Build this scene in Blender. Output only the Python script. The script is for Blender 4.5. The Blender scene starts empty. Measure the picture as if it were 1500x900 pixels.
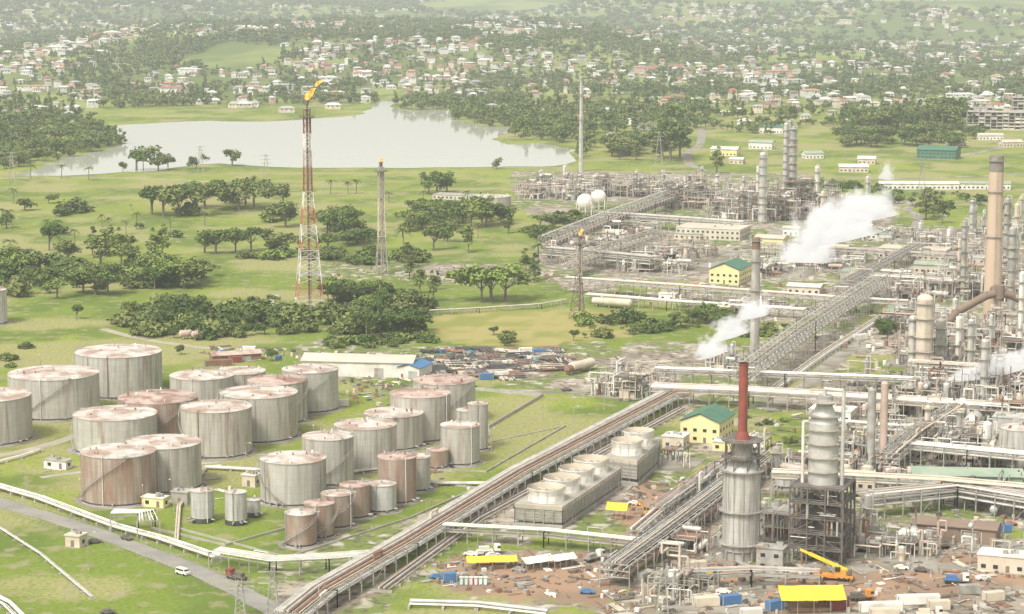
import bpy, math, random
import numpy as np
from mathutils import Vector
random.seed(7); rng=np.random.default_rng(7)
scene=bpy.context.scene
# ------------------------------------------------------------ survey helpers
H=180.0; F=3400.0; PT=math.atan(520/3400.0); SP,CP=math.sin(PT),math.cos(PT)
def ray(u,v):
    a=(u-750)/F; b=(450-v)/F
    return a, b*SP+CP, b*CP-SP
def G(u,v,z=0.0):
    a,dy,dz=ray(u,v); t=(H-z)/(-dz); return (a*t,dy*t)
def M(v,z=0.0):
    a,dy,dz=ray(750,v); return (H-z)/(-dz)/F
def HT(y,vt):
    a,dy,dz=ray(750,vt); return H+y/dy*dz
ANG=math.radians(21)
E1=(math.sin(ANG),math.cos(ANG)); E2=(math.cos(ANG),-math.sin(ANG))
# ------------------------------------------------------------ noise
def _h(ix,iy,s):
    n=(ix.astype(np.int64)*374761393+iy.astype(np.int64)*668265263+s*974711)&0xffffffff
    n=((n^(n>>13))*1274126177)&0xffffffff
    return ((n^(n>>16))&0xffff)/65535.0
def vn(x,y,s=0):
    x=np.asarray(x,float);y=np.asarray(y,float)
    ix=np.floor(x);iy=np.floor(y);fx=x-ix;fy=y-iy
    fx=fx*fx*(3-2*fx);fy=fy*fy*(3-2*fy)
    a=_h(ix,iy,s);b=_h(ix+1,iy,s);c=_h(ix,iy+1,s);d=_h(ix+1,iy+1,s)
    return (a*(1-fx)+b*fx)*(1-fy)+(c*(1-fx)+d*fx)*fy
def fbm(x,y,s=0,o=4):
    r=0;w=.5;t=0
    for i in range(o):
        r=r+w*vn(x*2**i,y*2**i,s+i);t+=w;w*=.5
    return r/t
def sstep(a,b,x):
    t=np.clip((x-a)/(b-a),0,1);return t*t*(3-2*t)
def height(x,y):
    x=np.asarray(x,float);y=np.asarray(y,float)
    far=sstep(4300,9000,y)*(45+95*fbm(x/1500,y/1500,3,3))
    mid=sstep(2850,3900,y)*46*sstep(.3,.75,fbm(x/520,y/620,9,3))
    golf=sstep(1250,1330,y)*(1-sstep(1740,1830,y))*(1-sstep(0,40,x))*5*(fbm(x/90,y/120,5,2)-.35)
    return far+mid+golf
def hz(x,y): return float(height(x,y))
# ------------------------------------------------------------ materials
def new(name):
    m=bpy.data.materials.new(name);m.use_nodes=True
    nt=m.node_tree;return m,nt,nt.nodes["Principled BSDF"]
def N(nt,t,**k):
    n=nt.nodes.new(t)
    for a,b in k.items(): setattr(n,a,b)
    return n
def mixc(nt,fac,a,b,mode='MIX'):
    n=N(nt,'ShaderNodeMix',data_type='RGBA',blend_type=mode)
    for i,x in ((0,fac),(6,a),(7,b)):
        if hasattr(x,'links'): nt.links.new(x,n.inputs[i])
        elif i==0: n.inputs[0].default_value=x
        else: n.inputs[i].default_value=(*x,1)
    return n.outputs[2]
def noise(nt,scale,stretch=(1,1,1),detail=3,lo=.4,hi=.6,src='pos',rough=.55,dim='3D'):
    if src=='pos':
        g=N(nt,'ShaderNodeNewGeometry');o=g.outputs['Position']
    else:
        g=N(nt,'ShaderNodeTexCoord');o=g.outputs['Object']
    if stretch!=(1,1,1):
        mp=N(nt,'ShaderNodeMapping');mp.inputs['Scale'].default_value=stretch
        nt.links.new(o,mp.inputs[0]);o=mp.outputs[0]
    n=N(nt,'ShaderNodeTexNoise',noise_dimensions=dim);n.inputs['Scale'].default_value=scale;n.inputs['Detail'].default_value=detail;n.inputs['Roughness'].default_value=rough
    nt.links.new(o,n.inputs['Vector'])
    r=N(nt,'ShaderNodeMapRange');r.inputs[1].default_value=lo;r.inputs[2].default_value=hi
    nt.links.new(n.outputs['Fac'],r.inputs[0]);return r.outputs[0]
def mth(nt,op,a,b=None):
    n=N(nt,'ShaderNodeMath',operation=op)
    for i,x in enumerate((a,b)):
        if x is None: continue
        if hasattr(x,'links'): nt.links.new(x,n.inputs[i])
        else: n.inputs[i].default_value=x
    return n.outputs[0]
def mat(name,c1,c2=None,scale=.3,stretch=(1,1,1),rough=.8,metal=0,lo=.35,hi=.65,rust=None):
    m,nt,b=new(name)
    b.inputs['Roughness'].default_value=rough;b.inputs['Metallic'].default_value=metal
    if c2 is None: c2=tuple(x*.72 for x in c1)
    c=mixc(nt,noise(nt,scale,stretch,2,lo,hi),c1,c2)
    if rust:
        c=mixc(nt,noise(nt,rust[0],rust[1],3,rust[2],rust[3]),c,rust[4])
    nt.links.new(c,b.inputs['Base Color']);return m
RUST=(.26,.14,.09)
def tankmat(name,c1,c2,rlo,rhi,rc=RUST):
    m,nt,b=new(name);b.inputs['Roughness'].default_value=.65
    tc=N(nt,'ShaderNodeTexCoord');sx=N(nt,'ShaderNodeSeparateXYZ');nt.links.new(tc.outputs['Object'],sx.inputs[0])
    an=mth(nt,'ARCTAN2',sx.outputs[1],sx.outputs[0])
    zc=mth(nt,'FLOOR',mth(nt,'DIVIDE',sx.outputs[2],2.3))
    ac=mth(nt,'FLOOR',mth(nt,'ADD',mth(nt,'MULTIPLY',an,5.1),mth(nt,'MULTIPLY',zc,.5)))
    cb=N(nt,'ShaderNodeCombineXYZ');nt.links.new(ac,cb.inputs[0]);nt.links.new(zc,cb.inputs[1])
    oi=N(nt,'ShaderNodeObjectInfo');nt.links.new(mth(nt,'MULTIPLY',oi.outputs['Random'],50),cb.inputs[2])
    wn=N(nt,'ShaderNodeTexWhiteNoise',noise_dimensions='3D');nt.links.new(cb.outputs[0],wn.inputs[0])
    c=mixc(nt,noise(nt,.9,(1,1,.06),3,.3,.7),c1,c2)
    c=mixc(nt,mth(nt,'MULTIPLY',wn.outputs['Value'],.3),c,tuple(x*.6 for x in c1))
    c=mixc(nt,mth(nt,'MULTIPLY',oi.outputs['Random'],.35),c,tuple(x*y for x,y in zip(c1,(.68,.62,.56))))
    fr=mth(nt,'FRACT',mth(nt,'DIVIDE',sx.outputs[2],2.3))
    c=mixc(nt,mth(nt,'MULTIPLY',mth(nt,'LESS_THAN',fr,.06),.3),c,tuple(x*.45 for x in c1))
    c=mixc(nt,noise(nt,.8,(1,1,.05),5,.5,.76),c,(.19,.165,.135))
    c=mixc(nt,mth(nt,'MULTIPLY',noise(nt,.35,(1,1,.12),5,rlo,rhi,rough=.65),.85),c,rc)
    nt.links.new(c,b.inputs['Base Color']);return m
MT={}
MT['tank']=tankmat('weathered_tank_steel',(.54,.525,.48),(.4,.385,.35),.54,.76)
MT['tankrust']=tankmat('rusty_tank_steel',(.46,.4,.35),(.37,.31,.26),.38,.64)
MT['tanksilver']=tankmat('silver_tank_steel',(.58,.58,.56),(.48,.47,.45),.65,.92)
MT['roof']=mat('tank_roof',(.64,.61,.56),(.47,.43,.38),.25,rust=(.13,(1,1,1),.44,.62,(.36,.25,.2)))
MT['roofrust']=mat('rusty_tank_roof',(.44,.31,.26),(.52,.43,.38),.25,rust=(.15,(1,1,1),.45,.6,(.28,.165,.13)))
MT['black']=mat('bitumen_black',(.045,.045,.045),(.08,.075,.07),.5)
MT['steel']=mat('galvanised_steel',(.42,.41,.38),(.28,.27,.24),.3,rough=.6,rust=(.2,(1,1,1),.55,.72,(.27,.18,.13)))
MT['dark']=mat('dark_steel',(.1,.09,.08),(.17,.14,.12),.4,rough=.7)
MT['silver']=mat('aluminium_cladding',(.6,.59,.56),(.43,.42,.39),.25,rough=.45,metal=.15)
MT['white']=mat('white_paint',(.78,.76,.71),(.6,.57,.51),.2)
MT['cream']=mat('cream_paint',(.64,.56,.45),(.52,.45,.36),.2)
MT['rust']=mat('rusted_pipe',(.3,.17,.115),(.2,.115,.08),.3)
MT['pink']=mat('faded_primer',(.52,.4,.34),(.43,.33,.28),.2)
MT['red']=mat('red_paint',(.52,.14,.09),(.4,.14,.1),.15)
MT['redstack']=mat('red_oxide_stack',(.3,.075,.05),(.2,.06,.045),.3)
MT['conc']=mat('concrete',(.44,.42,.38),(.32,.3,.26),.15)
MT['chim']=mat('chimney_concrete',(.6,.46,.34),(.5,.39,.29),.1,(1,1,.2))
MT['chimcap']=mat('chimney_cap',(.27,.24,.2),(.2,.18,.16),.3)
MT['greenroof']=mat('green_roof_sheet',(.06,.16,.11),(.09,.19,.13),.3)
MT['paleGreen']=mat('pale_green_sheet',(.25,.34,.25),(.33,.38,.3),.2)
MT['yellow']=mat('yellow_wall',(.78,.7,.36),(.68,.6,.32),.1)
MT['yel']=mat('yellow_tarp',(.82,.62,.05),(.68,.5,.05),.3)
MT['orange']=mat('orange_paint',(.72,.32,.05),(.58,.24,.05),.3)
MT['blue']=mat('blue_paint',(.07,.17,.38),(.08,.2,.34),.3)
MT['teal']=mat('teal_plastic',(.05,.36,.38))
MT['magenta']=mat('pink_plastic',(.55,.14,.25))
MT['glass']=mat('dark_glass',(.04,.045,.05),rough=.15)
MT['beige']=mat('beige_sheet',(.6,.54,.45),(.48,.43,.36),.1)
MT['louvre']=mat('weathered_louvre',(.44,.42,.37),(.33,.31,.27),.5,(1,1,3))
MT['brown']=mat('brown_sheet',(.2,.145,.11),(.25,.185,.14),.1)
MT['asph']=mat('asphalt',(.24,.23,.21),(.31,.295,.265),.1,rust=(.05,(1,1,1),.5,.7,(.3,.27,.22)))
MT['track']=mat('gravel_track',(.42,.38,.3),(.32,.29,.21),.1)
MT['pave']=mat('concrete_paving',(.36,.335,.295),(.26,.235,.2),.08,rust=(.06,(1,1,1),.46,.6,(.19,.17,.115)))
MT['bark']=mat('bark',(.15,.12,.1),(.2,.17,.14),1)
MT['tyre']=mat('rubber',(.025,.025,.025))
MT['wood']=mat('timber',(.33,.23,.15))
def foliage(name,a,b,c):
    m,nt,p=new(name);p.inputs['Roughness'].default_value=.9
    p.inputs['Specular IOR Level'].default_value=.15
    x=mixc(nt,noise(nt,.45,detail=1,lo=.35,hi=.65),a,b)
    oi=N(nt,'ShaderNodeObjectInfo')
    x=mixc(nt,mth(nt,'MULTIPLY',oi.outputs['Random'],.8),x,c)
    nt.links.new(x,p.inputs['Base Color']);return m
FOL=[foliage('foliage_dark',(.05,.095,.025),(.11,.16,.04),(.1,.13,.04)),
     foliage('foliage_mid',(.085,.145,.035),(.16,.22,.055),(.14,.16,.05)),
     foliage('foliage_olive',(.15,.17,.06),(.22,.235,.085),(.11,.165,.05)),
     foliage('foliage_light',(.15,.22,.045),(.24,.31,.08),(.2,.22,.08))]
FOLD=[foliage('woodland_a',(.08,.125,.035),(.16,.21,.06),(.2,.23,.08)),foliage('woodland_b',(.13,.18,.05),(.22,.27,.09),(.1,.15,.05)),foliage('woodland_c',(.12,.16,.05),(.2,.24,.08),(.24,.25,.11))]
def emis(name,c1,c2,st):
    m,nt,b=new(name)
    c=mixc(nt,noise(nt,.5,lo=.4,hi=.6),c1,c2)
    nt.links.new(c,b.inputs['Emission Color']);b.inputs['Emission Strength'].default_value=st
    b.inputs['Base Color'].default_value=(0,0,0,1);return m
MT['flame']=emis('flare_flame',(1,.66,.14),(1,.34,.03),1.5)
# ------------------------------------------------------------ mesh builder
class MB:
    def __init__(s): s.v=[];s.f=[];s.m=[];s.sm=[];s.mats=[]
    def mi(s,m):
        if isinstance(m,str): m=MT[m]
        if m not in s.mats: s.mats.append(m)
        return s.mats.index(m)
    def add(s,vs,fs,m,smooth=False):
        o=len(s.v);s.v.extend(vs);i=s.mi(m)
        for f in fs: s.f.append([k+o for k in f])
        s.m.extend([i]*len(fs));s.sm.extend([smooth]*len(fs))
    def cyl(s,p,q,r,r2=None,n=8,m='steel',cap=True,smooth=True):
        if r2 is None:r2=r
        dx,dy,dz=q[0]-p[0],q[1]-p[1],q[2]-p[2];L=math.sqrt(dx*dx+dy*dy+dz*dz)
        if L<1e-5:return
        dx/=L;dy/=L;dz/=L
        if abs(dz)<.95: ax,ay,az=-dy,dx,0
        else: ax,ay,az=dz,0,-dx
        l=math.sqrt(ax*ax+ay*ay+az*az);ax/=l;ay/=l;az/=l
        bx,by,bz=dy*az-dz*ay,dz*ax-dx*az,dx*ay-dy*ax
        v1=[];v2=[]
        for i in range(n):
            t=2*math.pi*(i+.5)/n;c,w=math.cos(t),math.sin(t)
            ox,oy,oz=ax*c+bx*w,ay*c+by*w,az*c+bz*w
            v1.append((p[0]+ox*r,p[1]+oy*r,p[2]+oz*r));v2.append((q[0]+ox*r2,q[1]+oy*r2,q[2]+oz*r2))
        s.add(v1+v2,[(i,(i+1)%n,n+(i+1)%n,n+i) for i in range(n)],m,smooth and n>4)
        if cap:
            s.add(v1,[list(range(n))[::-1]],m);s.add(v2,[list(range(n))],m)
    def beam(s,p,q,w,m='steel'): s.cyl(p,q,w*.7,n=4,m=m,cap=False,smooth=False)
    def path(s,pts,r,m,n=6):
        for a,b in zip(pts[:-1],pts[1:]): s.cyl(a,b,r,n=n,m=m,cap=True)
    def box(s,c,sz,rot=0,m='conc'):
        hx,hy,z0,z1=sz[0]/2,sz[1]/2,c[2],c[2]+sz[2];co,si=math.cos(rot),math.sin(rot)
        vs=[]
        for z in (z0,z1):
            for x,y in ((-hx,-hy),(hx,-hy),(hx,hy),(-hx,hy)): vs.append((c[0]+x*co-y*si,c[1]+x*si+y*co,z))
        s.add(vs,[(0,3,2,1),(4,5,6,7),(0,1,5,4),(1,2,6,5),(2,3,7,6),(3,0,4,7)],m)
    def dome(s,c,r,h,n=12,m='silver',k=3):
        vs=[];fs=[]
        for j in range(k):
            a=math.pi/2*j/k
            for i in range(n):
                t=2*math.pi*(i+.5)/n;vs.append((c[0]+r*math.cos(a)*math.cos(t),c[1]+r*math.cos(a)*math.sin(t),c[2]+h*math.sin(a)))
        vs.append((c[0],c[1],c[2]+h))
        for j in range(k-1):
            for i in range(n): fs.append((j*n+i,j*n+(i+1)%n,(j+1)*n+(i+1)%n,(j+1)*n+i))
        for i in range(n): fs.append(((k-1)*n+i,(k-1)*n+(i+1)%n,k*n))
        s.add(vs,fs,m,True)
    def mesh(s,name):
        me=bpy.data.meshes.new(name);me.from_pydata(s.v,[],s.f)
        for m in s.mats: me.materials.append(m)
        me.polygons.foreach_set('material_index',s.m);me.polygons.foreach_set('use_smooth',s.sm);me.update();return me
    def obj(s,name,loc=(0,0,0),rot=0):
        o=bpy.data.objects.new(name,s.mesh(name));o.location=loc;o.rotation_euler=(0,0,rot)
        scene.collection.objects.link(o);return o
def rail(b,pts,z,m='steel',h=1.1,close=True,w=.07):
    ps=pts+[pts[0]] if close else pts
    for p,q in zip(ps[:-1],ps[1:]):
        b.beam((p[0],p[1],z+h),(q[0],q[1],z+h),w,m);b.beam((p[0],p[1],z+h/2),(q[0],q[1],z+h/2),w*.8,m)
        b.beam((p[0],p[1],z),(p[0],p[1],z+h),w,m)
# ------------------------------------------------------------ camera, light, sky
cd=bpy.data.cameras.new('camera');cam=bpy.data.objects.new('camera',cd);scene.collection.objects.link(cam)
cam.location=(0,0,H);cam.rotation_euler=(math.pi/2-PT,0,0);cd.sensor_width=36;cd.lens=F/1500*36;cd.clip_start=1;cd.clip_end=40000
scene.camera=cam
SE,SR=math.radians(52),math.radians(215)
w=bpy.data.worlds.new("World");scene.world=w;w.use_nodes=True;nt=w.node_tree
sk=N(nt,'ShaderNodeTexSky',sky_type='NISHITA');sk.sun_disc=False;sk.sun_elevation=SE;sk.sun_rotation=SR;sk.dust_density=4;sk.air_density=1.0
hs=N(nt,'ShaderNodeHueSaturation');hs.inputs['Saturation'].default_value=.12;hs.inputs['Value'].default_value=1.6
nt.links.new(sk.outputs[0],hs.inputs['Color']);bg=nt.nodes['Background'];bg.inputs[1].default_value=.15
nt.links.new(mixc(nt,1.0,hs.outputs[0],(1,.975,.91),'MULTIPLY'),bg.inputs[0])
sl=bpy.data.lights.new('sun','SUN');so=bpy.data.objects.new('sun',sl);scene.collection.objects.link(so)
sl.energy=2.5;sl.angle=math.radians(10);sl.color=(1,.94,.83)
sd=Vector((math.sin(SR)*math.cos(SE),math.cos(SR)*math.cos(SE),math.sin(SE)))
so.rotation_euler=sd.to_track_quat('Z','Y').to_euler()
scene.view_settings.view_transform='Standard'
# valley haze, thicker beyond the lake; its emission stands in for scattered daylight
def haze(c,s,sg,col):
    b=MB();b.box(c,s,0,'conc');hzo=b.obj('haze_air')
    m=bpy.data.materials.new('glowing_haze');m.use_nodes=True;nt=m.node_tree;nt.nodes.clear()
    o=N(nt,'ShaderNodeOutputMaterial');va=N(nt,'ShaderNodeVolumeAbsorption');va.inputs['Density'].default_value=sg;va.inputs['Color'].default_value=(0,0,0,1)
    ve=N(nt,'ShaderNodeEmission');ve.inputs[0].default_value=(*col,1);ve.inputs[1].default_value=sg
    ad=N(nt,'ShaderNodeAddShader');nt.links.new(va.outputs[0],ad.inputs[0]);nt.links.new(ve.outputs[0],ad.inputs[1])
    nt.links.new(ad.outputs[0],o.inputs['Volume']);hzo.data.materials.clear();hzo.data.materials.append(m)
haze((0,7500,-60),(17000,17000,560),.000085,(.72,.75,.69))
haze((0,9290,-55),(16900,13400,400),.00009,(.68,.72,.67))
# ------------------------------------------------------------ zones
def poly(*p): return [G(*q) for q in p]
def inpoly(x,y,P):
    r=np.zeros(np.shape(x),bool);n=len(P)
    for i in range(n):
        x1,y1=P[i];x2,y2=P[(i+1)%n]
        if y1==y2: continue
        c=((y1>y)!=(y2>y))&(x<(x2-x1)*(y-y1)/(y2-y1)+x1);r^=c
    return r
LAKE=poly((20,259),(68,243),(95,232),(150,222),(192,212),(178,206),(140,204),(128,196),(150,189),(190,182),(300,178),(420,178),(500,172),(530,167),(548,156),(560,148),(585,150),(572,157),(600,161),(658,162),(668,176),(705,185),(758,187),(742,196),(722,203),(740,212),(800,211),(838,218),(848,238),(800,245),(700,247),(600,247),(500,247),(440,247),(380,244),(330,240),(290,241),(240,249),(200,252),(150,256),(100,258))
def densify(P,step,amp,s):
    out=[]
    for i in range(len(P)):
        a,b_=P[i],P[(i+1)%len(P)];L=math.hypot(b_[0]-a[0],b_[1]-a[1]);n=max(1,int(L/step))
        for k in range(n):
            t=k/n;x=a[0]+(b_[0]-a[0])*t;y=a[1]+(b_[1]-a[1])*t
            out.append((x+amp*(float(vn(x/30,y/30,s))-.5),y+amp*1.5*(float(vn(x/30,y/30,s+5))-.5)))
    return out
LAKE=densify(LAKE,12,14,4)
POND=densify(poly((925,182),(960,180),(965,190),(940,192)),10,6,8)
DIRT=[poly((430,500),(640,508),(700,515),(900,500),(940,560),(860,580),(800,572),(640,545),(500,565),(440,530)),
 poly((470,388),(620,384),(800,395),(830,412),(700,420),(560,408),(470,410)),
 poly((820,330),(1010,285),(1200,262),(1300,290),(1520,330),(1700,400),(1900,950),(860,950),(960,820),(1000,760),(700,800),(640,785),(930,640),(985,585),(880,560),(880,520),(1020,480),(1100,450),(830,425),(780,380)),
 poly((750,250),(1190,255),(1200,300),(1000,320),(800,330),(750,300)),
 poly((590,860),(620,835),(800,800),(900,810),(960,880),(900,905),(700,880)),
 poly((400,800),(620,760),(960,590),(1000,600),(650,830),(500,930),(380,960))]
SOIL=[poly((620,850),(660,815),(860,812),(900,850),(880,885),(760,880)),poly((260,108),(330,100),(420,105),(350,116)),
 poly((920,700),(1010,720),(1000,800),(900,800)),poly((1040,830),(1300,830),(1480,800),(1520,860),(1040,905))]
LAWN=[poly((700,578),(920,590),(740,698),(620,740),(660,680),(700,640)),poly((1090,600),(1190,606),(1200,660),(1090,670)),
 poly((1240,520),(1310,516),(1320,545),(1260,545)),poly((1130,560),(1200,520),(1300,440),(1320,445),(1240,510),(1190,575)),poly((1390,770),(1500,770),(1500,790),(1390,790)),
 poly((560,850),(760,855),(840,862),(900,870),(860,885),(560,872)),poly((660,560),(780,570),(700,620)),poly((920,600),(1000,590),(1000,630),(930,650)),poly((1320,300),(1480,298),(1500,340),(1300,330)),
 poly((1200,250),(1500,262),(1500,296),(1300,292),(1200,280)),poly((880,465),(960,460),(1180,475),(1120,505),(960,500)),poly((1180,470),(1230,455),(1190,495)),poly((1000,690),(1050,660),(1060,690),(1010,730)),poly((900,415),(1000,410),(1040,425),(900,428)),poly((600,790),(700,790),(650,830),(590,840))]
DRY=[poly((620,465),(700,455),(900,455),(960,470),(880,500),(700,508),(630,495))]
FOREST=[poly((-300,-60),(1900,-60),(1900,150),(1380,145),(1000,140),(840,130),(700,186),(600,158),(560,140),(300,150),(130,165),(0,230),(-300,240))]
TRIM=[poly((130,152),(300,152),(560,140),(600,132),(560,150),(530,168),(420,178),(150,190))]
NR,NC=760,760
yy=200*np.exp(np.linspace(0,math.log(16000/200),NR));tt=np.linspace(-1,1,NC)
Y=np.repeat(yy[:,None],NC,1);X=tt[None,:]*(.45*Y+260)
Z=height(X,Y)
dx=(fbm(X/14,Y/14,21,3)-.5)*16;dy=(fbm(X/14,Y/14,41,3)-.5)*26
def msk(Ps):
    r=np.zeros(X.shape)
    for P in Ps: r=np.maximum(r,inpoly(X+dx,Y+dy,P))
    return r
lawn=msk(LAWN);dirt=msk(DIRT)*(1-lawn);soil=msk(SOIL);dry=msk(DRY)*(1-lawn);forest=msk(FOREST)*(1-msk(TRIM))
me=bpy.data.meshes.new('ground')
co=np.stack([X,Y,Z],-1).reshape(-1,3).astype(np.float32)
idx=np.arange(NR*NC).reshape(NR,NC)
q=np.stack([idx[:-1,:-1],idx[:-1,1:],idx[1:,1:],idx[1:,:-1]],-1).reshape(-1,4)
me.vertices.add(len(co));me.vertices.foreach_set('co',co.ravel());me.loops.add(q.size);me.loops.foreach_set('vertex_index',q.ravel().astype(np.int32))
me.polygons.add(len(q));me.polygons.foreach_set('loop_start',(np.arange(len(q))*4).astype(np.int32));me.polygons.foreach_set('use_smooth',np.ones(len(q),bool));me.update();me.validate()
n1=sstep(.35,.65,fbm(X/80,Y/110,61,5));n2=sstep(.42,.66,fbm(X/22,Y/30,71,4));n3=sstep(.5,.64,fbm(X/46,Y/34,81,5))
for nm,ar in (('z1',(dirt,soil,dry)),('z2',(forest,n1,n2)),('z3',(n3,sstep(.4,.6,fbm(X/17,Y/17,91,5)),sstep(.5,.58,fbm(X/30,Y/30,97,5))))):
    at=me.color_attributes.new(nm,'FLOAT_COLOR','POINT');c=np.ones((NR*NC,4),np.float32)
    for i in range(3): c[:,i]=ar[i].ravel()
    at.data.foreach_set('color',c.ravel())
go=bpy.data.objects.new('ground',me);scene.collection.objects.link(go)
m,nt,p=new('ground_cover');p.inputs['Roughness'].default_value=.95;p.inputs['Specular IOR Level'].default_value=.1
def att(l):
    a=N(nt,'ShaderNodeVertexColor',layer_name=l);s=N(nt,'ShaderNodeSeparateColor');nt.links.new(a.outputs[0],s.inputs[0]);return s.outputs
s1,s2,s3=att('z1'),att('z2'),att('z3')
c=mixc(nt,s2[1],(.265,.315,.055),(.185,.245,.042))
c=mixc(nt,mth(nt,'MULTIPLY',s2[2],.85),c,(.12,.175,.034))
c=mixc(nt,mth(nt,'MULTIPLY',s3[0],.85),c,(.36,.335,.15))
gr=noise(nt,.7,detail=4,lo=.38,hi=.7,dim='2D')
c=mixc(nt,mth(nt,'MULTIPLY',gr,.55),c,(.105,.145,.032))
wr=noise(nt,.14,detail=5,lo=.54,hi=.68,dim='2D')
c=mixc(nt,mth(nt,'MULTIPLY',wr,.7),c,(.31,.27,.17))
dc=mixc(nt,s3[1],(.37,.32,.26),(.25,.21,.165))
dc=mixc(nt,s3[2],dc,(.17,.215,.06))
dc=mixc(nt,noise(nt,.3,detail=4,lo=.5,hi=.66,dim='2D'),dc,(.12,.105,.085))
dc=mixc(nt,wr,dc,(.48,.44,.38))
c=mixc(nt,s1[0],c,dc)
c=mixc(nt,s1[1],c,mixc(nt,s3[1],(.35,.23,.155),(.27,.19,.135)))
c=mixc(nt,s1[2],c,mixc(nt,s3[1],(.34,.3,.12),(.24,.25,.07)))
fc=mixc(nt,noise(nt,.004,(1,.5,1),detail=4,lo=.45,hi=.6,dim='2D'),(.14,.18,.055),(.26,.3,.1))
c=mixc(nt,s2[0],c,fc)
nt.links.new(c,p.inputs['Base Color']);me.materials.append(m)
def sheet(name,P,z,mt):
    me=bpy.data.meshes.new(name)
    import mathutils.geometry as mg
    vv=[Vector((x,y,0)) for x,y in P];tr=mg.tessellate_polygon([vv])
    me.from_pydata([(x,y,z) for x,y in P],[],[t if ((P[t[1]][0]-P[t[0]][0])*(P[t[2]][1]-P[t[0]][1])-(P[t[1]][1]-P[t[0]][1])*(P[t[2]][0]-P[t[0]][0]))>0 else t[::-1] for t in tr]);me.update()
    me.materials.append(mt);o=bpy.data.objects.new(name,me);scene.collection.objects.link(o);return o
m,nt,p=new('lake_water');p.inputs['Roughness'].default_value=.06;p.inputs['Base Color'].default_value=(.56,.56,.49,1);p.inputs['IOR'].default_value=1.5
bp=N(nt,'ShaderNodeBump');bp.inputs['Strength'].default_value=.06;bp.inputs['Distance'].default_value=.3
nt.links.new(noise(nt,.3,(1,.4,1),2,.2,.8),bp.inputs['Height']);nt.links.new(bp.outputs[0],p.inputs['Normal'])
sheet('lake_water',LAKE,.25,m);sheet('pond_water',POND,.25,m)
def ribbon(name,px,wd,mt,z=.05,step=8):
    pts=[G(*q) for q in px];fine=[]
    for i in range(len(pts)-1):
        p0=pts[max(0,i-1)];p1=pts[i];p2=pts[i+1];p3=pts[min(len(pts)-1,i+2)]
        n=max(2,int(math.hypot(p2[0]-p1[0],p2[1]-p1[1])/step))
        for k in range(n):
            t=k/n
            fine.append(tuple(.5*((2*p1[j])+(-p0[j]+p2[j])*t+(2*p0[j]-5*p1[j]+4*p2[j]-p3[j])*t*t+(-p0[j]+3*p1[j]-3*p2[j]+p3[j])*t**3) for j in (0,1)))
    fine.append(pts[-1]);b=MB();vs=[]
    for i,pp in enumerate(fine):
        a=fine[max(0,i-1)];c=fine[min(len(fine)-1,i+1)];dx_,dy_=c[0]-a[0],c[1]-a[1];l=math.hypot(dx_,dy_) or 1
        nx,ny=-dy_/l*wd/2,dx_/l*wd/2
        for s in (1,-1):
            k=s*(1+.12*(float(vn(pp[0]/6,pp[1]/6,s+3))-.5)*2)
            x,y=pp[0]+nx*k,pp[1]+ny*k;vs.append((x,y,hz(x,y)+z+(.25 if hz(pp[0],pp[1])!=0 else 0)))
    b.add(vs,[(2*i,2*i+1,2*i+3,2*i+2) for i in range(len(fine)-1)],mt);return b.obj(name)
ribbon('perimeter_road',[(-80,712),(40,748),(110,770),(200,802),(300,842),(390,888),(450,935)],7.5,'asph',step=4)
ribbon('footpath',[(-20,262),(120,261),(250,263),(360,272),(440,282)],4,'track')
ribbon('access_track',[(150,482),(200,495),(260,505),(330,512),(420,512)],5,'track')
ribbon('dirt_path',[(400,470),(395,440),(405,432)],5,'track')
ribbon('road',[(730,572),(800,574),(860,572),(905,548),(930,520)],7,'pave')
ribbon('road',[(1120,600),(1190,560),(1230,520),(1300,460),(1345,430)],8,'pave',.055)
ribbon('road',[(1190,556),(1250,512),(1300,508),(1345,520)],6,'pave',.06)
ribbon('road',[(1060,900),(1150,835),(1300,832),(1520,832)],10,'pave',.05)
ribbon('road',[(420,868),(520,850),(640,838)],6,'track')
ribbon('road',[(1035,252),(1010,240),(1008,225),(1025,212),(1028,190)],8,'pave')
ribbon('road',[(1035,252),(1120,258),(1300,262),(1520,255)],8,'pave')
ribbon('road',[(880,262),(960,255),(1035,252)],7,'pave',.06)
ribbon('road',[(950,420),(1010,400),(1120,350),(1150,330)],9,'pave')
ribbon('road',[(1340,340),(1345,318),(1330,305),(1400,296),(1500,298)],7,'pave')
ribbon('road',[(1380,232),(1440,222),(1520,205)],9,'pave')
ribbon('tank_farm_track',[(-40,675),(60,655),(130,632),(200,612)],5,'track')
ribbon('tank_farm_track',[(60,700),(140,690),(320,678)],3,'conc',.06)
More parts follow.
